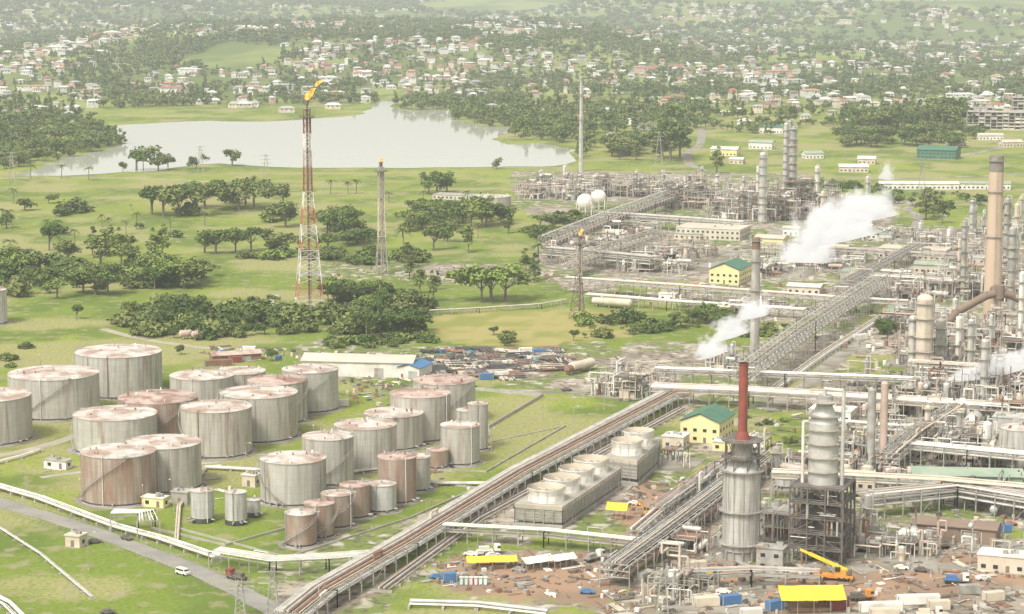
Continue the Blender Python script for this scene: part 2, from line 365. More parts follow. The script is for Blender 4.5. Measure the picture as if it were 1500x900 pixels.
# ------------------------------------------------------------ tanks
def tank(u,vb,vt,wpx,kind='tank',roof=None,stair=True,name='storage_tank'):
    x,y=G(u,vb);mm=M(vb);R=wpx/2*mm;a=(u-750)/F;y+=R;x+=a*R
    h=HT(y,vt);h=max(3,h)
    roof=roof or ('roofrust' if kind=='tankrust' else 'roof')
    b=MB();n=48 if R>6 else 28
    z0=.3
    if name=='chemical_tank': 
        b.cyl((0,0,.1),(0,0,1.6),R+.05,n=n,m='black');z0=1.6
    else: b.cyl((0,0,-.2),(0,0,.45),R+.5,n=n,m='conc');b.cyl((0,0,.45),(0,0,1.0),R+.03,n=n,m='black');b.cyl((0,0,-.1),(0,0,.12),R+2.2,n=n,m='pave')
    b.cyl((0,0,z0),(0,0,h-.25),R,n=n,m=kind,cap=False)
    b.cyl((0,0,h-.25),(0,0,h),R+.12,n=n,m='steel',cap=False)
    b.cyl((0,0,h-.02),(0,0,h+R*.07),R+.12,.3,n=n,m=roof)
    b.cyl((0,0,h+R*.06),(0,0,h+R*.07+.8),.35,n=8,m='steel')
    for k in range(7 if R>6 else 2):
        t=random.uniform(0,6.28);r=R*random.uniform(.4,.9);zz=h+R*.07*(1-r/R)
        b.cyl((r*math.cos(t),r*math.sin(t),zz-.1),(r*math.cos(t),r*math.sin(t),zz+random.uniform(.4,1.2)),random.uniform(.15,.45),n=8,m=random.choice(['steel','rust','white']))
    if stair:
        t0=random.uniform(3.3,4.6);dr=random.choice([-1,1]);ns=int(h/.5);arc=h/.75/R
        pts=[]
        for k in range(ns+1):
            t=t0+dr*arc*k/ns;z=.5+(h-.5)*k/ns;r=R+.5;pts.append((r*math.cos(t),r*math.sin(t),z))
            b.box((r*math.cos(t),r*math.sin(t),z-.05),(.9,.35,.06),t,'steel')
        ro=(R+.95)/(R+.5)
        for k in range(0,ns-1,2):
            p,q_=pts[k],pts[min(ns,k+2)]
            b.beam((p[0]*ro,p[1]*ro,p[2]+1),(q_[0]*ro,q_[1]*ro,q_[2]+1),.08);b.beam((p[0]*ro,p[1]*ro,p[2]),(p[0]*ro,p[1]*ro,p[2]+1),.06)
            b.beam((p[0]*ro,p[1]*ro,p[2]-.1),(q_[0]*ro,q_[1]*ro,q_[2]-.1),.12,'steel')
        t=t0+dr*arc;b.box((R*math.cos(t)*.97,R*math.sin(t)*.97,h+.1),(2.4,1.6,.1),t,'steel')
        rp=[((R-.1)*math.cos(t+k*.12),(R-.1)*math.sin(t+k*.12)) for k in range(-5,6)];rail(b,rp,h,close=False)
    for k in range(4):
        t=random.uniform(3.4,6);b.cyl(((R-.1)*math.cos(t),(R-.1)*math.sin(t),1.2),((R+1.4)*math.cos(t),(R+1.4)*math.sin(t),1.2),.3,n=8,m='steel')
    t=random.uniform(3.6,5.8);b.path([((R+.3)*math.cos(t),(R+.3)*math.sin(t),.4),((R+.3)*math.cos(t),(R+.3)*math.sin(t),h+.5),((R-1.2)*math.cos(t),(R-1.2)*math.sin(t),h+.5)],.14,random.choice(['white','rust','steel']))
    b.obj(name,(x,y,0));return x,y,R
TK=[(175,586,514,128,'tank'),(80,618,546,134,'tank'),(-14,656,578,124,'tank'),(170,670,605,124,'tank'),(233,648,581,118,'tankrust','roofrust'),
(297,614,549,95,'tank'),(352,596,543,76,'tank'),(455,607,540,83,'tank'),(407,624,556,88,'tank','roofrust'),(380,651,574,115,'tank'),(318,674,595,105,'tank'),
(240,725,647,113,'tank'),(175,744,660,111,'tankrust','roof'),(430,744,670,98,'tank'),(481,714,638,76,'tank'),(536,692,621,92,'tank'),(577,662,604,88,'tank'),
(616,650,575,90,'tank','roofrust'),(651,626,556,92,'tank','roofrust'),(674,684,622,58,'tank'),(700,662,591,30,'tank'),(683,650,600,30,'tank'),(641,689,658,32,'tankrust'),
(610,722,668,42,'tank'),(582,740,668,57,'tankrust'),(559,753,708,44,'tanksilver'),(520,762,709,45,'tankrust'),(494,776,722,47,'tankrust','roof'),(468,791,736,45,'tankrust'),(441,804,750,47,'tankrust','roof'),
(-14,478,424,50,'tanksilver'),(722,306,287,54,'tank'),(1492,690,626,60,'tanksilver'),(1162,704,682,40,'tanksilver'),(1150,718,699,30,'tanksilver')]
TK=[t if len(t)>5 else t+(None,) for t in TK]
for t in TK: tank(*t,stair=t[3]>40)
for t in [(297,768,718,34),(346,771,720,32),(372,759,732,19)]: tank(*t,kind='tanksilver',stair=False,name='chemical_tank')
# ------------------------------------------------------------ racks
PAL=['silver','white','cream','pink','silver','steel','steel','white','cream','rust','dark']
def rack(name,px,width,h,levels=2,npipes=10,step=7,truss=0,seed=0,pal=None,col='steel',rmax=.38):
    R_=random.Random(seed);pal=pal or PAL
    pts=[G(*q) for q in px];b=MB();nn=[]
    for i in range(len(pts)):
        a=pts[max(0,i-1)];c=pts[min(len(pts)-1,i+1)];d=(c[0]-a[0],c[1]-a[1]);l=math.hypot(*d);nn.append((-d[1]/l,d[0]/l))
    lv=[h-k*1.9 for k in range(levels)] if h>2 else [h]
    for i in range(len(pts)-1):
        p,q_=pts[i],pts[i+1];L=math.hypot(q_[0]-p[0],q_[1]-p[1]);n=max(1,int(L/step))
        prev=None
        for k in range(n+1):
            t=k/n;x=p[0]+(q_[0]-p[0])*t;y=p[1]+(q_[1]-p[1])*t;nx=nn[i][0]*(1-t)+nn[i+1][0]*t;ny=nn[i][1]*(1-t)+nn[i+1][1]*t
            e=[(x+nx*width/2*s,y+ny*width/2*s) for s in (-1,1)]
            top=h+truss
            if h>2:
                for ex,ey in e: b.beam((ex,ey,0),(ex,ey,top),.34,col)
                for z in lv: b.beam((*e[0],z-.25),(*e[1],z-.25),.3,col)
                if truss: b.beam((*e[0],top),(*e[1],top),.25,col)
            else: b.box((x,y,0),(.6,width,h-.2),math.atan2(q_[1]-p[1],q_[0]-p[0]),'conc')
            if prev and h>2:
                for s in (0,1):
                    b.beam((*prev[s],h-.6),(*e[s],h-.6),.2,col)
                    if truss:
                        b.beam((*prev[s],top),(*e[s],top),.24,col)
                        b.beam((*prev[s],h-.6 if k%2 else top),(*e[s],top if k%2 else h-.6),.2,col)
                        b.beam((*prev[s],h-.6 if not k%2 else top),(*e[s],top if not k%2 else h-.6),.14,col)
                    elif k%4==0: b.beam((*prev[s],0.2),(*e[s],h-.6),.14,col)
            prev=e
    for z in lv+([h+truss] if truss else []):
        m_=npipes if z!=h+truss or not truss else max(2,npipes//3)
        for k in range(m_):
            o=(-.5+(k+.5+R_.uniform(-.25,.25))/m_)*(width-.6);r=R_.choice([.1,.14,.18,.22,.3,rmax]);ma=R_.choice(pal)
            ln=[(pts[i][0]+nn[i][0]*o,pts[i][1]+nn[i][1]*o,z+r) for i in range(len(pts))]
            b.path(ln,r,ma,n=7)
            if h>3 and R_.random()<.3 and not truss:
                i=R_.randrange(len(pts)-1);t=R_.uniform(.2,.8);p,q_=ln[i],ln[i+1];L=math.hypot(q_[0]-p[0],q_[1]-p[1])
                if L>20:
                    ux,uy=(q_[0]-p[0])/L,(q_[1]-p[1])/L;x,y=p[0]+ux*L*t,p[1]+uy*L*t;zz=z+r
                    b.path([(x,y,zz),(x,y,zz+1.8),(x+ux*5,y+uy*5,zz+1.8),(x+ux*5,y+uy*5,zz)],r,ma)
    return b.obj(name)
rack('pipe_rack',[(425,925),(470,888),(590,818),(760,712),(985,592)],10,5.2,2,13,seed=1,pal=['pink','cream','white','silver','steel','white','cream','rust','silver','rust','dark'],rmax=.45)
rack('pipeway',[(560,868),(700,765),(1000,602)],6,1.0,1,8,seed=2,pal=['steel','silver','cream','dark','rust'])
rack('pipeway',[(-60,700),(60,735),(170,776),(240,795),(320,822)],5,1.2,1,7,seed=3,pal=['white','cream','silver','white'])
rack('pipe_rack',[(315,828),(400,842),(480,838),(560,832),(600,818)],6,4.6,1,8,seed=4,pal=['white','silver','cream','white'])
rack('pipe_rack',[(165,775),(215,775),(218,788)],7,5.5,1,6,seed=44,pal=['white','silver'])
rack('pipe_rack',[(650,792),(800,800),(1000,822)],5,5,2,6,seed=5,pal=['white','silver','cream'])
rack('pipe_rack',[(900,860),(960,815),(1050,745),(1120,690)],9,7,3,9,seed=6)
rack('pipe_rack',[(960,770),(1040,712),(1090,680)],6,6,2,7,seed=61,pal=['silver','white','pink'])
rack('pipe_rack',[(930,800),(1010,730),(1060,700)],5,5,2,7,seed=62)
rack('pipe_rack',[(955,590),(1100,596),(1300,608),(1520,624)],11,7,2,11,seed=7,pal=['white','cream','silver','pink','white','steel'])
rack('pipe_rack',[(960,570),(1150,578),(1500,592)],6,9,2,7,seed=71,pal=['white','cream','silver','pink','white'])
rack('pipe_bridge',[(1090,585),(1180,515),(1290,440)],9,10,2,6,seed=8,truss=4.5,pal=['white','silver','cream','steel'])
rack('pipeway',[(1115,588),(1210,520),(1320,450)],6,1.4,1,6,seed=9,pal=['white','silver','cream'])
rack('pipe_rack',[(620,462),(700,458),(790,452),(830,445)],4,2.3,1,4,seed=10,pal=['white','cream','silver'])
rack('pipe_rack',[(580,448),(615,455),(622,462)],3,2.3,1,3,seed=101,pal=['white','cream','silver'])
rack('pipe_rack',[(830,428),(1000,440),(1250,460),(1330,464)],8,8,2,8,seed=11,pal=['white','cream','silver','pink'])
rack('pipe_rack',[(860,445),(980,455),(1180,468)],7,5,1,7,seed=111,pal=['silver','cream','white'])
rack('pipe_bridge',[(830,410),(900,385),(960,365)],8,8,2,8,seed=12,truss=4)
rack('pipe_bridge',[(800,378),(880,345),(950,318),(1020,292)],10,8,2,8,seed=13,truss=5)
rack('pipe_rack',[(800,385),(880,392),(960,400)],12,9,3,8,seed=14)
rack('pipe_rack',[(880,330),(1000,338),(1090,345)],10,9,3,9,seed=15)
rack('pipe_rack',[(1240,432),(1300,400),(1350,372)],8,8,2,8,seed=16)
rack('pipe_rack',[(1100,372),(1300,385),(1500,398)],7,7,2,7,seed=17)
rack('pipe_rack',[(1280,425),(1400,432),(1520,440)],8,8,2,8,seed=18)
rack('pipe_rack',[(1260,760),(1400,745),(1520,765)],7,8,3,8,seed=19)
rack('pipe_rack',[(1130,730),(1250,735),(1380,742),(1520,755)],6,9,2,8,seed=191,pal=['white','silver','cream'])
rack('pipe_rack',[(1300,700),(1340,665),(1400,625)],8,9,3,8,seed=20)
rack('pipe_rack',[(1320,680),(1420,690),(1520,700)],8,8,2,9,seed=21,pal=['white','silver'])
rack('pipe_rack',[(1190,640),(1300,650),(1420,655)],5,7,2,6,seed=211,pal=['white','silver','cream'])
rack('pipe_rack',[(1330,560),(1420,566),(1520,572)],6,9,2,7,seed=212,pal=['white','silver','cream','pink'])
rack('pipe_rack',[(1000,862),(1100,858),(1200,862)],4,5,2,5,seed=213)
rack('pipeway',[(600,890),(700,893),(800,905)],4,1,1,3,seed=22,pal=['white','silver'],rmax=.6)
rack('pipeway',[(-10,770),(60,815),(135,878)],2,.6,1,3,seed=23,pal=['silver','white'])
rack('pipeway',[(-40,865),(10,890),(40,920)],4,.8,1,3,seed=24,pal=['white'],rmax=.6)
rack('pipeway',[(-40,690),(30,672),(60,662)],3,.8,1,4,seed=25,pal=['white','cream'])
rack('pipeway',[(300,688),(380,692),(470,700),(560,690),(640,712),(760,712)],3,.8,1,4,seed=26,pal=['white','cream','silver'])
rack('pipeway',[(258,800),(262,745),(300,690)],2,.6,1,3,seed=27,pal=['white','cream','rust'])
rack('pipeway',[(500,700),(508,672),(560,664)],2,.6,1,3,seed=28,pal=['white','cream','rust'])
rack('pipeway',[(600,790),(640,760),(700,730)],2,.6,1,3,seed=29,pal=['pink','cream','rust'])
# ------------------------------------------------------------ vessels & units
def vessel(b,x,y,r,h,R_,m=None,z0=0,plat=True,n=14):
    m=m or R_.choice(['silver','white','cream','steel','silver'])
    b.cyl((x,y,z0),(x,y,z0+1.2),r*.9,n=n,m='conc');b.cyl((x,y,z0+1.2),(x,y,h),r,n=n,m=m);b.dome((x,y,h),r,r*.6,n,m)
    if plat:
        z=z0+5+R_.uniform(0,3)
        while z<h+.5:
            pr=r+1.1
            b.cyl((x,y,z),(x,y,z+.12),pr,n=12,m='steel')
            rail(b,[(x+pr*math.cos(k*math.pi/4),y+pr*math.sin(k*math.pi/4)) for k in range(8)],z+.1,R_.choice(['steel','yellow','steel']))
            z+=R_.uniform(4.5,8)
        for s in (-.3,.3): b.beam((x+s,y-r-.5,z0),(x+s,y-r-.5,h),.08)
        b.path([(x+r+.45,y-.3,z0+1),(x+r+.45,y-.3,h+r*.6+.8),(x,y,h+r*.6+.8),(x,y,h)],.28*min(1,r),'silver')
def drum(b,x,y,z,r,L,ang,m,n=12):
    c,s=math.cos(ang),math.sin(ang);p=(x-c*L/2,y-s*L/2,z);q_=(x+c*L/2,y+s*L/2,z)
    b.cyl(p,q_,r,n=n,m=m)
    for e,sg in ((p,-1),(q_,1)): b.cyl(e,(e[0]+sg*c*r*.4,e[1]+sg*s*r*.4,z),r,r*.45,n=n,m=m)
    for k in (-.3,.3): b.box((x+c*L*k,y+s*L*k,z-r-.8),(.4,r*1.6,1.0),ang,'conc')
    b.cyl((x,y,z+r-.1),(x,y,z+r+.7),.25,n=6,m='steel')
def unit(name,u,v,W,L,hmax,dens=1.0,seed=0,ncol=3,hcol=25,pad=True):
    dens*=1.25
    R_=random.Random(seed);cx,cy=G(u,v);b=MB();th=-ANG
    def P(a,d,z): return (cx+E2[0]*a+E1[0]*d,cy+E2[1]*a+E1[1]*d,z)
    if pad: b.box((cx,cy,0),(W+2,L+2,.13),th,'pave')
    A=W*L
    for k in range(max(1,int(A/330*dens))):
        w_=R_.uniform(5,12);l_=R_.uniform(5,14);a=R_.uniform(-W/2+w_/2,W/2-w_/2) if W>w_ else 0;d=R_.uniform(-L/2+l_/2,L/2-l_/2) if L>l_ else 0
        nl=max(1,int(R_.uniform(.3,1)*hmax/4.2));lh=R_.uniform(3.4,4.6);cm=R_.choice(['steel','steel','cream','dark','dark'])
        xs=[-w_/2,0,w_/2] if w_>8 else [-w_/2,w_/2];ys=[-l_/2,0,l_/2] if l_>8 else [-l_/2,l_/2]
        for x in xs:
            for y in ys: b.beam(P(a+x,d+y,0),P(a+x,d+y,nl*lh),.3,cm)
        for q_ in range(1,nl+1):
            z=q_*lh
            for x in xs: b.beam(P(a+x,d-l_/2,z),P(a+x,d+l_/2,z),.28,cm)
            for y in ys: b.beam(P(a-w_/2,d+y,z),P(a+w_/2,d+y,z),.28,cm)
            sx=R_.choice([1,.6]);c=P(a-(1-sx)*w_/2,d,z+.15);b.box(c,(w_*sx,l_,.1),th,R_.choice(['steel','dark','dark','rust']))
            rail(b,[P(a-w_/2,d-l_/2,0)[:2],P(a+w_/2,d-l_/2,0)[:2],P(a+w_/2,d+l_/2,0)[:2],P(a-w_/2,d+l_/2,0)[:2]],z+.2,R_.choice(['steel','cream']))
            for _ in range(R_.choice([1,2,3])):
                c=P(a+R_.uniform(-.35,.35)*w_,d+R_.uniform(-.35,.35)*l_,0);kind=R_.random()
                if kind<.45: r=R_.uniform(.4,1);drum(b,c[0],c[1],z+r+.7,r,R_.uniform(.4,.8)*min(w_,l_),th+R_.choice([0,math.pi/2]),R_.choice(PAL),9)
                elif kind<.8: r=R_.uniform(.4,1.1);b.cyl((c[0],c[1],z+.2),(c[0],c[1],z+R_.uniform(2,lh)),r,n=10,m=R_.choice(PAL));
                else: b.box((c[0],c[1],z+.2),(R_.uniform(1,3),R_.uniform(1,3),R_.uniform(1,2.5)),th,R_.choice(['steel','white','paleGreen','cream']))
        for q_ in range(nl):
            b.beam(P(a-w_/2-.6,d-l_/2+(0 if q_%2 else l_*.6),q_*lh),P(a-w_/2-.6,d-l_/2+(l_*.6 if q_%2 else 0),(q_+1)*lh),.35,'steel')
    for k in range(ncol):
        c=P(R_.uniform(-.45,.45)*W,R_.uniform(-.45,.45)*L,0);vessel(b,c[0],c[1],R_.uniform(.7,1.7),R_.uniform(.5,1)*hcol,R_)
    for k in range(int(A/150*dens)):
        c=P(R_.uniform(-.48,.48)*W,R_.uniform(-.48,.48)*L,0);kd=R_.random()
        if kd<.4: r=R_.uniform(.5,1.3);drum(b,c[0],c[1],r+1.2,r,R_.uniform(4,9),th+R_.choice([0,math.pi/2]),R_.choice(PAL))
        elif kd<.7: r=R_.uniform(.5,1.4);h_=R_.uniform(3,8);b.cyl((c[0],c[1],.1),(c[0],c[1],h_),r,n=12,m=R_.choice(PAL));b.dome((c[0],c[1],h_),r,r*.5,12,R_.choice(PAL),2)
        else: b.box((c[0],c[1],.1),(R_.uniform(1.5,5),R_.uniform(1.5,5),R_.uniform(1.5,4)),th,R_.choice(['white','cream','conc','steel','paleGreen','beige']))
    for k in range(int(A/38*dens)):
        a=R_.uniform(-.5,.5)*W;d=R_.uniform(-.5,.5)*L;z=R_.choice([2.5,4,5.5,7,8.5,10,12,14][:max(3,int(hmax/2))])
        r=R_.choice([.09,.12,.15,.2,.28,.4]);ma=R_.choice(PAL);pts=[P(a,d,R_.choice([.3,z*.3])),P(a,d,z)]
        for s in range(R_.choice([1,2,2,3])):
            if R_.random()<.5: a=max(-W/2,min(W/2,a+R_.uniform(-.4,.4)*min(W,40)))
            else: d=max(-L/2,min(L/2,d+R_.uniform(-.4,.4)*min(L,40)))
            pts.append(P(a,d,z))
            if R_.random()<.4: z=max(1,z+R_.choice([-2,2,3]));pts.append(P(a,d,z))
        pts.append(P(a,d,R_.choice([.3,z*.4])));b.path(pts,r,ma,n=6)
    for k in range(int(A/120*dens)):
        c=P(R_.uniform(-.5,.5)*W,R_.uniform(-.5,.5)*L,0);b.cyl((c[0],c[1],0),(c[0],c[1],R_.uniform(4,hmax)),R_.choice([.1,.15,.25]),n=6,m=R_.choice(['steel','silver','rust']))
    return b.obj(name)
for i,t in enumerate([(832,286,66,80,14,1.2,5,20),(960,285,55,60,14,1.0,4,18),(1050,300,80,80,18,1.2,5,26),(1140,312,75,110,22,1.3,6,32),(870,372,40,70,12,1.3,1,14),(1000,375,40,60,9,.8,1,10),
 (930,572,27,38,11,1.6,1,14),(1060,540,14,40,9,1.2,1,14),(1390,525,44,60,16,1.2,4,26),(1485,525,40,80,18,1.5,5,30),(1400,590,46,44,14,1.5,3,20),(1495,590,40,50,18,1.6,4,28),(1450,425,60,90,18,1.1,5,38),
 (1370,655,36,40,10,1.6,2,16),(1450,670,34,40,11,1.6,2,16),(1225,660,20,50,9,1.3,1,12),(1140,780,14,34,13,1.6,1,18),(1230,790,20,26,12,1.7,1,14),(1320,810,24,22,7,2.0,0,9),(1000,870,16,30,10,1.3,0,10),(1070,720,12,40,8,1.2,0,10),
 (1300,430,50,60,8,.8,1,12),(1200,385,50,60,7,.8,0,10),(1400,370,50,70,8,.8,1,12),(1370,725,44,22,8,1.2,0,9),(1500,740,20,34,10,1.2,1,9),
 (1270,610,26,30,7,.9,0,9),(1290,575,30,26,8,.8,1,14),(960,395,40,40,7,.9,0,9),(1070,455,60,26,6,.5,0,8),(1010,800,20,26,9,1.1,0,9),(1440,800,26,16,6,.8,0,8),(920,345,36,40,9,.9,1,12),(1240,345,40,50,9,.6,1,14),(1160,690,12,20,9,1.2,1,12),(1460,620,40,20,10,1.3,2,16),
 (1330,350,40,40,8,.6,1,12),(1460,340,40,50,9,.8,3,22),(1100,395,26,40,7,.9,0,9),(1360,480,40,40,10,1.0,2,18),(990,680,14,22,5,.7,0,6),(1250,690,24,20,8,1.2,0,10),(1150,400,30,40,7,.7,0,9),(1340,600,24,26,9,1.2,2,16),(1400,640,24,20,9,1.3,1,14),(1100,660,12,16,5,.8,0,6),(1300,670,20,24,8,1.2,1,12)]):
    u,v,W,L,hm,de,nc,hc=t;unit('process_unit',u,v,W,L,hm,de,i+1,nc,hc,pad=i not in(29,))
def column(u,vb,vt,wpx,m='silver',name='distillation_column',seed=0,plat=True):
    x,y=G(u,vb);r=wpx/2*M(vb);b=MB();vessel(b,0,0,r,HT(y,vt),random.Random(seed),m,plat=plat,n=20);b.obj(name,(x,y,0))
for i,t in enumerate([(1352,556,438,24,'cream'),(1336,552,466,14,'silver'),(1376,548,470,14,'steel'),(1472,420,292,9,'steel'),(1486,430,300,8,'cream'),(1480,455,335,11,'steel'),
 (1116,328,226,10,'silver'),(1150,300,182,8,'silver'),(1160,302,190,10,'steel'),(1155,298,178,5,'silver'),(1410,440,325,8,'steel'),(1420,560,470,9,'silver'),(1493,540,400,8,'white'),(1440,600,500,11,'silver'),(1270,310,260,6,'silver'),(1425,340,305,8,'steel')]):
    column(*t[:5],seed=i)
for i,t in enumerate([(1275,690,572,12,'steel'),(1293,690,562,11,'pink')]): column(*t[:5],name='exhaust_stack',seed=30+i,plat=False)
def chimney(name,u,vb,vt,wb,wt,m,cap=None,capf=.92):
    x,y=G(u,vb);h=HT(y,vt);mm=M(vb);b=MB();z=h*capf
    rz=(wb+(wt-wb)*capf)/2*mm
    b.cyl((0,0,0),(0,0,z),wb/2*mm,rz,n=28,m=m);b.cyl((0,0,z),(0,0,h),rz+.02,wt/2*mm+.02,n=28,m=cap or m)
    for f in (.55,.8,.97):
        r=(wb+(wt-wb)*f)/2*mm;b.cyl((0,0,h*f),(0,0,h*f+.2),r+.9,n=20,m='steel');rail(b,[((r+.9)*math.cos(k*.524),(r+.9)*math.sin(k*.524)) for k in range(12)],h*f+.2)
    for s in (-.3,.3): b.beam((s,-wb/2*mm-.3,0),(s,-wt/2*mm-.3,h),.09)
    b.obj(name,(x,y,0));return x,y,h
cx_,cy_,ch_=chimney('concrete_chimney',1452,490,228,27,20,'chim','chimcap',.91)
chimney('concrete_chimney',1105,520,348,14,12,'conc','rust',.9)
chimney('vent_stack',851,252,112,7,4,'silver')
b=MB();yd=cy_-16
for s in (-1,1):
    P_=lambda du,vv:(cx_+s*du*.33,yd,HT(yd,vv))
    pts=[(cx_+s*2,yd,HT(yd,430)),P_(18,433),P_(38,444),P_(58,456),P_(70,470),(cx_+s*23,yd,4)]
    b.path(pts,1.9,'brown',n=12)
b.cyl((cx_,yd,HT(yd,437)),(cx_,yd,HT(yd,418)),2.4,n=14,m='brown');b.path([(cx_,yd,HT(yd,430)),(cx_,cy_,HT(yd,430))],2.2,'brown',12);b.cyl((cx_,yd,0),(cx_,yd,HT(yd,436)),.6,n=8,m='steel');b.obj('flue_duct')
# fired heater with red stack
x,y=G(1085,818);mm=M(818);b=MB();r=27*mm
b.cyl((0,0,0),(0,0,3),r*.9,n=32,m='conc')
for k in range(12): t=k*math.pi/6;b.beam((r*math.cos(t),r*math.sin(t),0),(r*math.cos(t),r*math.sin(t),4),.4)
h1=HT(y,688);b.cyl((0,0,3),(0,0,h1),r,n=40,m='tanksilver')
for k in range(12):
    t=k*math.pi/6;b.beam(((r+.1)*math.cos(t),(r+.1)*math.sin(t),3),((r+.1)*math.cos(t),(r+.1)*math.sin(t),h1),.22)
for z in (5,h1*.55,h1): 
    b.cyl((0,0,z),(0,0,z+.15),r+1.3,n=28,m='steel');rail(b,[((r+1.3)*math.cos(k*.393),(r+1.3)*math.sin(k*.393)) for k in range(16)],z+.1)
h2=HT(y,645);h3=HT(y,632);h4=HT(y,532)
b.cyl((0,0,h1),(0,0,h1+3),r,r*.55,n=32,m='silver');b.cyl((0,0,h1+3),(0,0,h2),r*.55,n=20,m='steel');
for k in range(8):
    t=k*math.pi/4+.2;b.beam((r*.95*math.cos(t),r*.95*math.sin(t),h1),(r*.95*math.cos(t),r*.95*math.sin(t),h2),.3,'dark')
    t2=t+math.pi/4;b.beam((r*.95*math.cos(t),r*.95*math.sin(t),h1),(r*.95*math.cos(t2),r*.95*math.sin(t2),h2),.15,'dark')
for z in (h1+4,h2): b.cyl((0,0,z),(0,0,z+.15),r+.8,n=20,m='dark');rail(b,[((r+.8)*math.cos(k*.524),(r+.8)*math.sin(k*.524)) for k in range(12)],z+.1,'steel')
b.cyl((0,0,h2),(0,0,h3),2.4,1.5,n=20,m='redstack');b.cyl((0,0,h3),(0,0,h4),1.4,1.35,n=20,m='redstack');b.cyl((0,0,h4-.4),(0,0,h4),1.55,n=20,m='redstack')
b.obj('fired_heater',(x,y,0))
# reactor tower on dark frame
x,y=G(1207,826);y+=6;mm=M(826);b=MB();hb=HT(y,708);W_=8
for i in range(4):
    for j in range(4):
        px_,py_=-W_+i*W_*2/3,-W_+j*W_*2/3;b.beam((px_,py_,0),(px_,py_,hb),.45,'dark')
nl=5
for k in range(1,nl+1):
    z=hb*k/nl
    for i in range(4):
        q_=-W_+i*W_*2/3;b.beam((q_,-W_,z),(q_,W_,z),.4,'dark');b.beam((-W_,q_,z),(W_,q_,z),.4,'dark')
    b.box((0,0,z),(2*W_,2*W_,.12),0,'dark');rail(b,[(-W_,-W_),(W_,-W_),(W_,W_),(-W_,W_)],z+.1,'steel')
    for _ in range(7):
        xx=random.uniform(-8.5,8.5);yy_=random.uniform(-9,-6);mm_=random.choice(['dark','steel','rust','silver','dark'])
        if random.random()<.5: b.cyl((xx,yy_,z-4.5),(xx,yy_,z-.3),random.uniform(.15,.45),n=8,m=mm_)
        else: zq=z-random.uniform(1,4);b.cyl((xx,yy_,zq),(xx*.2,yy_,zq),random.uniform(.12,.3),n=8,m=mm_)
    b.beam((-W_,-W_,z-hb/nl),(0,-W_,z),.2,'dark');b.beam((W_,-W_,z-hb/nl),(0,-W_,z),.2,'dark')
b.box((0,1,3),(11,11,hb*.6),0,'dark')
r=22*mm;h1=HT(y,618);h2=HT(y,594)
b.cyl((0,0,hb-4),(0,0,hb),2,r,n=28,m='silver');b.cyl((0,0,hb),(0,0,h1),r,n=32,m='silver');b.cyl((0,0,h1),(0,0,h2),r,2.4,n=28,m='silver');b.cyl((0,0,h2),(0,0,h2+3),2.4,n=16,m='steel')
z=hb+4
while z<h2+3:
    b.cyl((0,0,z),(0,0,z+.14),r+1,n=24,m='steel');rail(b,[((r+1)*math.cos(k*.524),(r+1)*math.sin(k*.524)) for k in range(12)],z+.1,'cream');z+=4.2
b.path([(r+1.5,-1,1),(r+1.5,-1,h2+5),(0,0,h2+5),(0,0,h2+3)],.6,'silver',10);b.path([(-r-1.3,-2,1),(-r-1.3,-2,h1),(-r,-1,h1)],.5,'white',8)
b.obj('reactor_tower',(x,y,0),-ANG)
